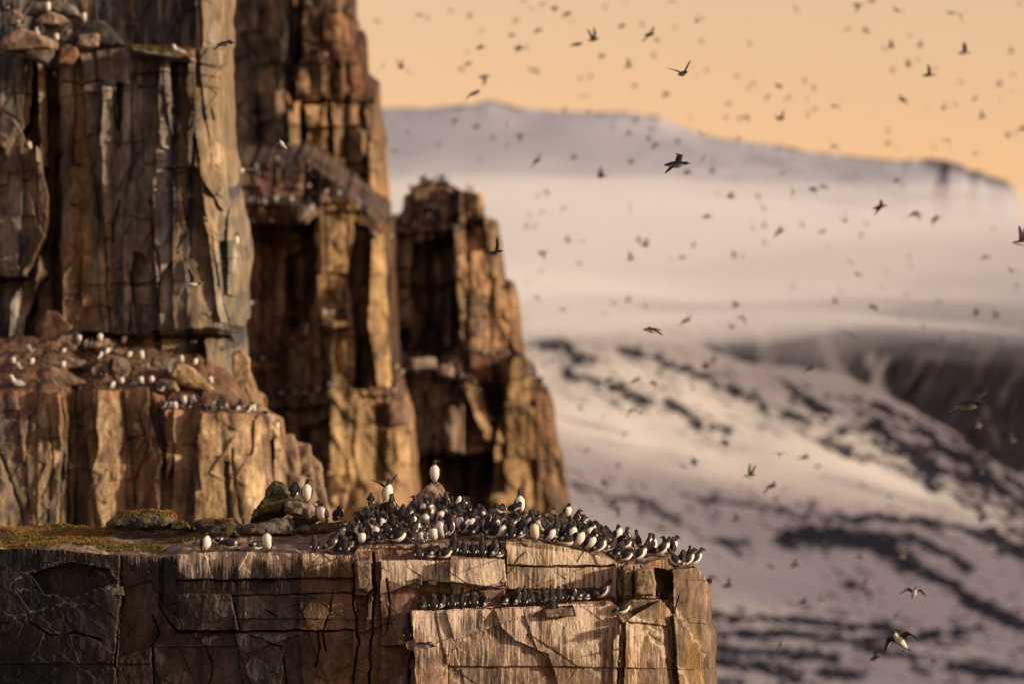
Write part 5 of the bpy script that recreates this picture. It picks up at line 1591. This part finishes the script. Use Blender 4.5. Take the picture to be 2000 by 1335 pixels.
for (px, py, k, fc) in MID:
    p, st = land(px, py, fwd=.2)
    if p is None: continue
    key = 'high ledge' if py < 320 else ('rim' if px > 300 and py > 770 else 'shelf')
    o = stand_bird(k, p, yawd(fc, 12), .95, 0, random.uniform(-.05, .05), detail=1)
    PLACED.append((o, px, key, k, fc))

# far colonies: largest as single birds, the uncountable rest as one mass
def single_mesh(key):
    kind, body, wings, feet = TPL[key]
    vs_, fs_, cs_, off = [], [], [], 0
    for me in [body] + list(wings):
        n = len(me.vertices)
        co = np.empty(n * 3, np.float32); me.vertices.foreach_get("co", co)
        cc = np.empty(n * 4, np.float32); me.color_attributes["col"].data.foreach_get("color", cc)
        vs_.append(co.reshape(-1, 3)); cs_.append(cc.reshape(-1, 4))
        fs_ += [tuple(v + off for v in p.vertices) for p in me.polygons]
        off += n
    return np.concatenate(vs_), fs_, np.concatenate(cs_)


def low_bird(key):
    """Small, light version of a standing bird for the distant colonies."""
    rows = rotx(BODY + HEADS[key[0]], key[1])
    return loft(rows, 10, 7, body_col(.41, .50))


LOW = [low_bird(k) for k in (('up', 0), ('hunch', .3), ('tuck', .1), ('up', .5))]
FARP = []
rr = random.Random(5)
zones = [  # polygon px, count
    ([(445, 325), (600, 318), (650, 345), (690, 395), (600, 408), (455, 398)], 150), ([(690, 400), (750, 430), (745, 440), (700, 425)], 14), ([(455, 425), (610, 425), (610, 440), (455, 440)], 34),
    ([(632, 604), (688, 602), (688, 612), (632, 614)], 14), ([(500, 755), (660, 755), (660, 772), (500, 775)], 40), ([(790, 378), (940, 376), (900, 352), (830, 350)], 44), ([(758, 424), (900, 410), (900, 440), (758, 445)], 60),
    ([(765, 690), (1015, 686), (1015, 694), (765, 698)], 40), ([(755, 722), (930, 722), (930, 742), (755, 742)], 55), ([(885, 590), (950, 590), (950, 650), (890, 650)], 16), ([(925, 745), (980, 800), (970, 810), (920, 760)], 12),
    ([(1030, 700), (1075, 765), (1070, 775), (1025, 715)], 14), ([(560, 850), (625, 905), (600, 910), (560, 870)], 14), ([(660, 985), (720, 985), (720, 1000), (660, 1000)], 8), ([(575, 120), (690, 118), (690, 130), (575, 135)], 12), ([(600, 20), (688, 30), (688, 40), (600, 40)], 12), ([(430, 318), (470, 312), (470, 330), (430, 335)], 8),
    ([(690, 640), (760, 640), (760, 720), (690, 720)], 10), ([(520, 700), (560, 690), (560, 760), (520, 760)], 8), ([(460, 640), (600, 620), (600, 700), (460, 720)], 14)]
for poly, n in zones:
    x0, x1 = min(p[0] for p in poly), max(p[0] for p in poly)
    y0, y1 = min(p[1] for p in poly), max(p[1] for p in poly)
    c = 0; tr = 0
    while c < n and tr < n * 12:
        tr += 1
        px, py = rr.uniform(x0, x1), rr.uniform(y0, y1)
        if not inpoly(np.array([px]), np.array([py]), poly)[0]: continue
        p, st = land(px, py, fwd=.35, drop=1.2)
        if p is None or p.y < 200 or st == 2 and rr.random() < .6: continue
        FARP.append((px, py, p)); c += 1
vs_, fs_, cs_, off = [], [], [], 0
for i, (px, py, p) in enumerate(FARP):
    v, f, c = LOW[rr.randrange(len(LOW))]
    a = D2R(rr.choice([0, 100, -100, 150, 165, 180, 180, 195, 210]) + rr.uniform(-20, 20)); ca, sa = math.cos(a), math.sin(a)
    s = rr.uniform(.85, 1.0)
    q = np.stack([v[:, 0] * ca - v[:, 1] * sa, v[:, 0] * sa + v[:, 1] * ca, v[:, 2]], 1) * s + np.array(p)
    vs_.append(q); cs_.append(c * .8)
    fs_ += [tuple(k + off for k in dict.fromkeys(t)) for t in f]
    off += len(v)
me = to_mesh("guillemot_colony", [(np.concatenate(vs_), fs_, np.concatenate(cs_))], M_feather)
o = link_copy("guillemot_colony", me)
tag(o, "dense colonies of tiny blurred guillemots lining the ledges of the far cliffs", "bird colony", kind="stuff")
print("far birds", len(FARP))

# ------------------------------------------------------------------ gulls
GREYW = np.array((.34, .34, .35))


def gull_stand():
    rows = [(0, -.17, .10, .01, .008), (0, -.12, .115, .035, .03), (0, -.04, .13, .065, .06), (0, .04, .155, .068, .066), (0, .095, .20, .05, .05), (0, .12, .25, .034, .036), (0, .13, .285, .035, .038), (0, .155, .30, .028, .03), (0, .18, .298, .012, .013), (0, .205, .29, .004, .006)]
    bodycol = lambda u, a: np.array((.45, .36, .08)) if u > .93 else WHITE * 1.03
    body = to_mesh("body", [loft(rows, 24, 12, bodycol)], M_feather)
    ws = []
    for sg in (-1, 1):
        r = [(sg * .055, .06, .185, .012, .02), (sg * .070, .0, .165, .014, .045), (sg * .062, -.07, .145, .013, .042), (sg * .035, -.15, .125, .01, .022), (sg * .015, -.215, .11, .005, .008)]
        ws.append(to_mesh("wing", [loft(r, 12, 8, lambda u, a: BLACK if u > .82 else GREYW)], M_feather))
    legs = []
    for sg in (-1, 1):
        v, f, c = loft([(sg * .03, .0, .0, .006, .006), (sg * .03, .0, .05, .005, .005), (sg * .03, .0, .11, .009, .009)], 5, 6, lambda u, a: np.array((.03, .03, .03)))
        v2, f2, c2 = foot(sg)
        legs.append(to_mesh("leg", [(v, f, c), (v2 * np.array((1, 1, .6)), f2, c2)], M_foot))
    return body, ws, legs


GS = gull_stand()


def gull(loc, yaw, sit=0.0, label="", scale=1.0):
    r = bpy.data.objects.new("gull", None)
    r.empty_display_size = .1
    col.objects.link(r)
    r.location = Vector(loc) - Vector((0, 0, sit))
    r.rotation_euler = (0, 0, yaw); r.scale = (scale,) * 3
    link_copy("body", GS[0], r)
    for w in GS[1]: link_copy("wing", w, r)
    for w in GS[2]: link_copy("leg", w, r)
    return tag(r, label, "gull")


p, _ = land(350, 106, .25)
gull(p, D2R(-85), .07, "white gull sitting on the mossy lip of the high ledge", 1.1)
p, _ = land(33, 770, .25)
gull(p, D2R(-65), 0.0, "white gull with a pale grey back standing at the left end of the rubble shelf", 1.15)

# ------------------------------------------------------------------ birds in flight
def fly_body(white=False, feet=False):
    rows = [(0, -.20, -.004, .020, .005), (0, -.15, 0, .034, .022), (0, -.07, -.002, .052, .048), (0, .02, 0, .060, .056), (0, .09, .004, .048, .046), (0, .14, .010, .030, .030), (0, .175, .016, .026, .028), (0, .205, .016, .020, .021), (0, .228, .012, .008, .009), (0, .262, .006, .002, .003)]
    P_ = [(r[0], r[1], r[2], r[3], r[4]) for r in rows]

    def cf(u, a):
        if white: return WHITE if u < .93 else np.array((.4, .3, .08))
        if u > .60: return BRN
        k = 1 / (1 + math.exp(-(math.cos(a) + .05) * 10))
        return BLACK * (1 - k) + WHITE * .95 * k
    return loft(P_, 22, 12, cf)


WPOSE = {'vee': (D2R(42), D2R(18), D2R(8)), 'high': (D2R(68), D2R(10), D2R(-6)), 'flat': (D2R(8), D2R(24), D2R(14)), 'down': (D2R(-28), D2R(20), D2R(14)), 'em': (D2R(32), D2R(34), D2R(52)), 'arch': (D2R(14), D2R(30), D2R(46))}
FLYB = {False: to_mesh("body", [fly_body()], M_feather), True: to_mesh("body", [fly_body(True)], M_feather)}


def wmesh(pose, sg, white=False):
    u, s, d = WPOSE[pose]
    v, f, c = wing_open(sg, u, s, 1.05, .012, -.03, droop=d)
    if white: c = np.tile(WHITE * .95, (len(c), 1)); c[-12:] *= .5
    return to_mesh("wing", [(v, f, c)], M_feather)


FLYW = {(p, w): [wmesh(p, -1, w), wmesh(p, 1, w)] for p in WPOSE for w in (False, True)}
ff = to_mesh("foot", [(foot(-1)[0] * np.array((.8, -1, 1)) + np.array((-.03, .16, -.05)), foot(-1)[1], foot(-1)[2])], M_foot)
ff2 = to_mesh("foot", [(foot(1)[0] * np.array((.8, -1, 1)) + np.array((.03, .16, -.05)), foot(1)[1], foot(1)[2])], M_foot)


def fly(px, py, Y, pose, yaw, pitch=0, roll=0, scale=1.0, white=False, feet=False, name="flying_guillemot", back=False):
    if back:      # banking so that the dark upperside is turned to the viewer
        cands = [roll, -roll, roll + 35, roll - 35, roll + 60, roll - 60]
        up = lambda r_: (Matrix.Rotation(D2R(yaw), 3, "Z") @ Matrix.Rotation(D2R(r_), 3, "Y") @ Matrix.Rotation(D2R(-pitch), 3, "X") @ Vector((0, 0, 1))).y
        good = [r_ for r_ in cands if up(r_) < -.12]
        roll = good[0] if good else min(cands, key=up)
    r = bpy.data.objects.new(name, None)
    r.empty_display_size = .1
    col.objects.link(r)
    r.location = PV(px, py, Y)
    r.rotation_euler = (Matrix.Rotation(D2R(yaw), 3, 'Z') @ Matrix.Rotation(D2R(roll), 3, 'Y') @ Matrix.Rotation(D2R(-pitch), 3, 'X')).to_euler()
    r.scale = (scale,) * 3
    link_copy("body", FLYB[white], r)
    for w in FLYW[(pose, white)]: link_copy("wing", w, r)
    if feet:
        link_copy("foot", ff, r); link_copy("foot", ff2, r)
    return r


LONE = [  # px, py, distance, pose, yaw (90 = heading right), pitch, roll, scale, feet, label
    (1320, 321, 96, 'em', 70, 0, -34, 1.05, False, "large sharp guillemot flying right on spread wings, in front of the plateau"),
    (967, 494, 118, 'vee', 50, 8, 0, 1.0, False, "guillemot with thin wings held in a wide V against the edge of the rock stack"),
    (1890, 791, 84, 'flat', 38, 0, -24, 1.35, False, "large dark guillemot gliding with spread wings in front of the dark mountainside"),
    (1333, 144, 118, 'vee', 25, 0, -20, 1.0, False, "guillemot high in the sky with one long wing raised and the other held out level"),
    (1758, 1250, 88, 'arch', -38, 42, -14, 1.05, True, "guillemot hanging upright with arched wings and both feet spread, low over the snow"),
    (438, 86, 118, 'arch', 62, 0, 18, 1.0, False, "guillemot with drooping wings flying past the high ledge, left of the brown crag"),
    (374, 555, 116, 'vee', 76, 0, 30, .9, False, "white-bellied guillemot flying past the fluted grey wall"),
    (826, 1259, 97.2, 'flat', 66, -8, 8, 1.0, False, "guillemot leaving the promontory face just below the lower ledge row"),
    (552, 282, 130, 'em', -30, 30, 0, .9, False, "white-breasted guillemot with spread wings in front of the brown crag"),
    (1277, 645, 118, 'arch', -70, 0, 12, 1.0, False, "dark guillemot gliding left just under the cloud bank"),
    (1785, 1158, 130, 'em', 10, 40, 5, .95, False, "guillemot with arched wings and its tail hanging down, above the one with spread feet"),
    (1708, 1285, 150, 'vee', 40, 10, -20, 1.0, False, "guillemot with raised wings near the bottom of the snow slope"),
    (1468, 930, 150, 'high', -60, 0, 10, 1.0, False, "dark guillemot with blurred raised wings over the middle of the snow slope"),
    (1506, 949, 165, 'arch', 40, 0, 35, 1.0, False, "guillemot banking with bent wings just right of the dark one over the snow"),
    (1523, 887, 165, 'arch', 0, 0, 0, .9, False, "guillemot seen head-on with drooping wings over the snow slope"),
    (1717, 405, 150, 'flat', 70, 10, -38, 1.0, False, "guillemot with outstretched wings seen against the bright cloud"),
    (1994, 474, 115, 'high', 110, 0, 10, 1.0, False, "dark guillemot cut by the right border of the picture, in front of the cloud"),
    (1158, 78, 160, 'high', 45, 0, -15, 1.0, False, "dark guillemot with raised wings, the right one of a close pair in the sky"),
    (1126, 87, 165, 'arch', 60, 0, 10, .9, False, "dark guillemot with lowered wings, the left one of a close pair in the sky"),
    (1268, 68, 165, 'flat', 45, 0, -45, 1.0, False, "guillemot banking steeply in the sky, right of the close pair"),
    (925, 183, 165, 'arch', 50, 5, -25, 1.0, False, "guillemot with bent wings just above the plateau summit"),
    (1882, 104, 170, 'high', 100, 0, 15, .95, False, "slim dark guillemot with swept wings in the upper right sky"),
    (1813, 147, 165, 'high', 85, 0, 0, .9, False, "compact dark guillemot with raised wings in the upper right sky"),
    (1525, 1258, 170, 'arch', 10, 0, 0, 1.0, False, "guillemot with an arched back and drooping wings near the bottom scree bands"),
    (1614, 818, 180, 'arch', 0, 0, 0, 1.0, False, "small dark guillemot with arched wings over the upper snow slope"),
    (1420, 1144, 190, 'vee', 60, 0, -30, 1.0, False, "blurred guillemot with one wing up beside the promontory's right edge"),
    (1339, 626, 190, 'flat', 45, 0, -35, 1.0, False, "pale blurred guillemot banking under the cloud, right of the dark glider"),
    (1048, 314, 200, 'flat', 40, 0, -50, 1.0, False, "blurred guillemot banking in front of the plateau, right of the rock stack's crown"),
    (1174, 345, 200, 'high', 60, 0, 0, 1.0, False, "blurred guillemot with raised wings below the plateau"),
    (1782, 419, 190, 'arch', 20, 0, 10, 1.0, False, "blurred guillemot with lowered wings above another, right part of the cloud"),
    (1975, 529, 200, 'em', -20, 0, 30, 1.0, False, "blurred guillemot near the right border, lower part of the cloud"),
]
for (px, py, Y, po, yw, pt, rl, s, fe, lb) in LONE:
    tag(fly(px, py, Y, po, yw, pt, rl, s, feet=fe, back=('white' not in lb and 'sharp' not in lb and 'feet' not in lb and 'large dark' not in lb)), lb, "guillemot", "guillemots in flight")
tag(fly(602, 414, 215, 'flat', 55, 12, -42, 1.6, white=True, name="flying_gull"), "large white gull with spread wings in front of the far brown ledges", "gull")
tag(fly(472, 333, 168, 'flat', 0, 0, 0, 1.25, white=True, name="flying_gull"), "pale cream gull flying head-on beside the fluted wall's right edge", "gull")
tag(fly(490, 591, 200, 'arch', -20, 10, 0, 1.0, white=True, name="flying_gull"), "tiny pale gull in front of the dark brown hollow of the far cliff", "gull")

# the blurred flock far out
FLOCK = []
pts = [(735, 42), (700, 52), (742, 45), (835, 38), (882, 22), (917, 33), (940, 62), (912, 102), (1007, 45), (1012, 95), (1028, 96), (1038, 18), (1083, 17), (1107, 28), (1117, 42), (1050, 60), (1180, 16), (1225, 3), (1214, 52), (1255, 50), (1320, 54), (1312, 3), (914, 125), (797, 141),
       (748, 131), (783, 132), (820, 30), (938, 94), (945, 150), (1135, 155), (1152, 152), (1140, 188), (1227, 130), (1284, 80), (1276, 111), (1239, 169), (739, 185), (805, 237), (772, 297), (858, 286), (796, 258), (888, 236), (930, 248), (994, 240), (963, 271), (1015, 265), (990, 283), (937, 312), (1120, 308), (1238, 232), (1228, 260),
       (1195, 252), (1272, 251), (1232, 316), (1323, 276), (1360, 42), (1464, 84), (1359, 147), (1380, 140), (1555, 18), (1675, 10), (1752, 21), (1778, 70), (1798, 91), (1877, 31), (1792, 118), (1774, 128), (1744, 141), (1726, 96), (1740, 92), (1655, 58), (1692, 60), (1975, 103), (1951, 167), (1990, 7), (1423, 204), (1472, 162), (1462, 172), (1520, 168),
       (1540, 192), (1577, 193), (1592, 213), (1632, 208), (1645, 192), (1590, 170), (1523, 232), (1417, 232), (1445, 232), (1458, 228), (1350, 233), (1764, 195), (1810, 212), (1842, 213), (1866, 205), (1904, 193), (1918, 230), (1735, 254), (1955, 196), (1968, 262), (1985, 261), (1979, 146), (1980, 180), (1751, 289), (1852, 275), (1822, 288), (1631, 285), (1442, 271), (1372, 264),
       (1374, 310), (1390, 336), (1342, 338), (1428, 386), (1480, 382), (1549, 375), (1609, 365), (1751, 354), (1491, 407), (1380, 424), (1469, 446), (1493, 477), (1566, 438), (1606, 452), (1652, 432), (1693, 438), (1682, 457), (1826, 428), (1354, 481), (1434, 501), (1453, 500), (1312, 506), (1247, 472), (1260, 480), (1231, 506), (1132, 515), (1137, 472), (1109, 471), (1101, 405), (1051, 383), (1068, 378),
       (1034, 422), (1028, 445), (1058, 493), (1042, 546), (1049, 580), (1180, 612), (1260, 595), (1436, 598), (1451, 620), (1547, 561), (1676, 537), (1661, 512), (1618, 482), (1733, 532), (1720, 560), (1642, 568), (1631, 590), (1770, 575), (1775, 505), (1832, 590), (1906, 614), (1938, 613), (1880, 643), (1884, 668), (1956, 663), (1760, 622), (1665, 655), (1647, 650), (1803, 640), (1395, 703), (1418, 729),
       (1352, 760), (1078, 706), (1227, 707), (1278, 749), (1188, 741), (1233, 801), (1254, 808), (1178, 814), (1220, 848), (1133, 795), (1207, 908), (1145, 880), (1130, 875), (1335, 911), (1355, 902), (1180, 944), (1205, 993), (1255, 977), (1437, 1015), (1507, 1106), (1552, 1105), (1567, 1175), (1604, 1175), (1545, 1183), (1634, 1158), (1655, 1195), (1698, 1175), (1685, 1152), (1750, 1202), (1640, 1228),
       (1822, 1294), (1763, 1086), (1997, 1050), (1919, 910), (1917, 1012), (1390, 1126), (1368, 938), (1415, 865), (1570, 893), (1597, 910), (1610, 930), (1532, 955), (1685, 945), (1380, 990), (1520, 1040), (1995, 735), (1968, 745), (1940, 700)]
rf = random.Random(21)
for _ in range(110):
    a, b = rf.uniform(720, 2000), rf.choice([rf.uniform(0, 340), rf.uniform(300, 760), rf.uniform(700, 1330)])
    if (a > 1010 or b < 200) and (a > 1150 or b < 900) and (a > 1400 or b < 1000): pts.append((a, b))
for (px, py) in pts:
    big = rf.random()
    Y = rf.choice([210, 240, 280, 330, 380, 430])
    o = fly(px, py, Y, rf.choice(list(WPOSE)), rf.choice([-75, -50, -20, 10, 40, 60, 80, 100]) + rf.uniform(-15, 15), rf.uniform(-10, 15), rf.uniform(-35, 35), rf.uniform(.9, 1.1), back=True)
    FLOCK.append((o, px, py, Y))
print("flock", len(FLOCK))

# ------------------------------------------------------------------ turf
def make_turf():
    r = np.random.default_rng(9)
    n = 34000
    v = []; c = []
    xs = unproj(r.uniform(-60, 640, n), 1050, 101.5)[0]
    tt = r.uniform(0, 1, n) ** .8 * 3.6
    pxs = xs / 101.5 * F + 1000
    ye = y0_near(pxs, 0) + tt
    keep = 0
    for i in range(n):
        px = pxs[i]
        cov = fbm(np.array([xs[i] * .9]), np.array([tt[i] * 1.3]), 91, 3)[0]
        lim = np.interp(px, [-60, 200, 330, 420, 520, 640], [.25, .55, 1.25, 2.0, 2.5, 3.2])
        if tt[i] < lim + (cov - .5) * 1.4: continue
        if px > 480 and cov < .5: continue
        h = BV.ray_cast(Vector((xs[i], ye[i], 12)), Vector((0, 0, -1)), 8)
        if h[0] is None or h[1].z < .5: continue
        x, y, z = h[0]
        lump = fbm(np.array([x * 2.2]), np.array([y * 2.6]), 93, 3)[0]
        green = fbm(np.array([x * .7]), np.array([y * 1.6]), 95, 3)[0] + (.22 if (240 < px < 400 and .9 < tt[i] < 2.0) else 0) + np.interp(tt[i], [0, 1.2, 2.4], [.10, .03, -.1])
        hgt = .015 + .06 * max(0, lump - .38)
        a = r.uniform(0, 6.28); w = r.uniform(.010, .022)
        lx, ly = r.normal(0, .02, 2)
        dx, dy = math.cos(a) * w, math.sin(a) * w
        z0 = z - .01 + .06 * max(0, lump - .42)
        v += [(x - dx, y - dy, z0), (x + dx, y + dy, z0), (x + lx, y + ly, z0 + hgt + .015)]
        g = min(1, max(0, (green - .56) * 8))
        b = np.array((.30, .175, .05)) * (1 - g) + np.array((.17, .145, .028)) * g
        b = b * r.uniform(.5, 1.2) * (.5 + .8 * lump)
        c += [b * .8, b * .8, b * 1.1]
    v = np.array(v); m = len(v) // 3
    fc = np.arange(m * 3).reshape(-1, 3)
    cc = np.ones((len(v), 4)); cc[:, :3] = np.array(c)
    o = mesh_np("turf", v, fc, M_turf, cc)
    return tag(o, "ochre and green mossy turf covering the left part of the promontory top", "turf", kind="stuff")


make_turf()


def make_moss():
    r = np.random.default_rng(10)
    v = []; c = []
    for i in range(5000):
        px = r.uniform(252, 386)
        h = BV.ray_cast(PV(px, lin([(252, 86), (386, 112)], px), 149.0 + r.uniform(0, 2.2)) + Vector((0, 0, .5)), Vector((0, 0, -1)), 1.6)
        if h[0] is None or h[1].z < .3: continue
        x, y, z = h[0]
        w = r.uniform(.02, .04); a = r.uniform(0, 6.28)
        v += [(x - w * math.cos(a), y - w * math.sin(a), z - .02), (x + w * math.cos(a), y + w * math.sin(a), z - .02), (x + r.normal(0, .02), y, z + r.uniform(.03, .10))]
        b = (np.array((.11, .10, .018)) if px < 340 + r.normal(0, 12) else np.array((.26, .13, .035))) * r.uniform(.6, 1.3)
        c += [b, b, b * 1.1]
    v = np.array(v); m = len(v) // 3
    cc = np.ones((len(v), 4)); cc[:, :3] = np.array(c)
    o = mesh_np("moss", v, np.arange(m * 3).reshape(-1, 3), M_turf, cc)
    return tag(o, "olive and rusty moss along the lip of the high ledge under the sitting gull", "moss", kind="stuff")


make_moss()

# ------------------------------------------------------------------ labels
ORD = ["first", "second", "third", "fourth", "fifth", "sixth", "seventh", "eighth", "ninth", "tenth", "eleventh", "twelfth", "thirteenth", "fourteenth", "fifteenth", "sixteenth", "seventeenth", "eighteenth", "nineteenth", "twentieth"]
POSE = {'up': 'upright', 'upside': 'upright', 'sky': 'bill-up', 'hunch': 'hunched', 'tuck': 'resting', 'down': 'bowing', 'lean': 'leaning', 'leanside': 'leaning', 'crouch': 'crouching', 'lie': 'lying', 'lietuck': 'lying', 'stained': 'yellow-stained', 'whitetuck': 'white-headed', 'raised': 'wing-raising'}
SIDE = {'F': 'white breast to us', 'FL': 'white breast to us', 'FR': 'white breast to us', 'B': 'black back to us', 'BL': 'black back to us', 'BR': 'black back to us', 'L': 'facing left', 'R': 'facing right'}
PLACE = {'turf': 'turf edge', 'boulder': 'near boulders', 'front': 'front rim of the promontory', 'block': 'squared blocks', 'slope': 'right-hand slope', 'upper ledge': 'short upper ledge', 'lower ledge': 'pink lower ledge',
         'face': 'promontory face', 'high ledge': 'blurred high ledge', 'rim': 'ochre wall rim', 'shelf': 'rubble shelf'}
GRP = {'turf': 'guillemots on the turf edge', 'boulder': 'guillemots on the boulders', 'front': 'guillemots along the front rim', 'block': 'guillemots on the squared blocks', 'slope': 'guillemots on the right-hand slope',
       'upper ledge': 'guillemots on the upper ledge', 'lower ledge': 'guillemots on the lower ledge', 'face': 'guillemots on the cliff face', 'high ledge': 'guillemots on the high ledge', 'rim': 'guillemots on the ochre rim', 'shelf': 'guillemots on the rubble shelf',
       'crowd': 'guillemots packed on the promontory top'}


def ordlabel(items):
    """items sorted left to right; ordinals from whichever end is nearer."""
    n = len(items)
    for i, it in enumerate(items):
        if n == 1: w = ""
        elif i == 0: w = "leftmost "
        elif i == n - 1: w = "rightmost "
        elif i < n / 2: w = ORD[i] + "-from-left "
        else: w = ORD[n - 1 - i] + "-from-right "
        yield it, w


sets = {}
for it in PLACED:
    o, px, key, k, fc = it
    zone = key
    if key == 'crowd':
        zone = 'crowd' + str(min(3, max(0, int((px - 678) // 134))))
    sets.setdefault((zone, POSE[k], SIDE[fc]), []).append(it)
CZ = {'crowd0': 'the left end of the crowd', 'crowd1': 'the crowd under the pyramid boulder', 'crowd2': 'the crowd before the squared block', 'crowd3': 'the thinning right end of the crowd'}
for (zone, pose, side), L_ in sets.items():
    L_.sort(key=lambda t: t[0].location.x / t[0].location.y)
    place = CZ.get(zone) or ("the " + PLACE[zone])
    for it, w in ordlabel(L_):
        lb = f"{w}{pose} guillemot, {side}, {'in' if zone in CZ else 'on'} {place}"
        tag(it[0], lb, "guillemot", GRP[it[2]])

fs = {}
for (o, px, py, Y) in FLOCK:
    band = 0 if py < 75 else 1 if py < 150 else 2 if py < 235 and px > 1300 or py < 205 else 3 if py < 340 else 4 if py < 450 else 5 if py < 520 else 6 if py < 600 else 7 if py < 720 else 8 if py < 900 else 9 if py < 1090 else 10
    fs.setdefault((band, min(3, int((px - 640) // 340))), []).append(o)
BN = ["along the top of the sky", "high in the sky", "in the lower sky", "level with the plateau", "in the upper cloud", "before the bright cloud middle", "in the lower cloud", "under the cloud edge", "over the upper snow slope", "over the middle snow slope", "over the lower snow slope"]
SN = ["beside the cliffs", "right of the rock stack", "centre right", "toward the right border"]
for (b_, s_), L_ in fs.items():
    L_.sort(key=lambda t: t.location.x / t.location.y)
    for o, w in ordlabel(L_):
        lb = f"{w}tiny blurred bird {BN[b_]}, {SN[s_]}"
        tag(o, lb, "guillemot", "blurred guillemots flying far off")
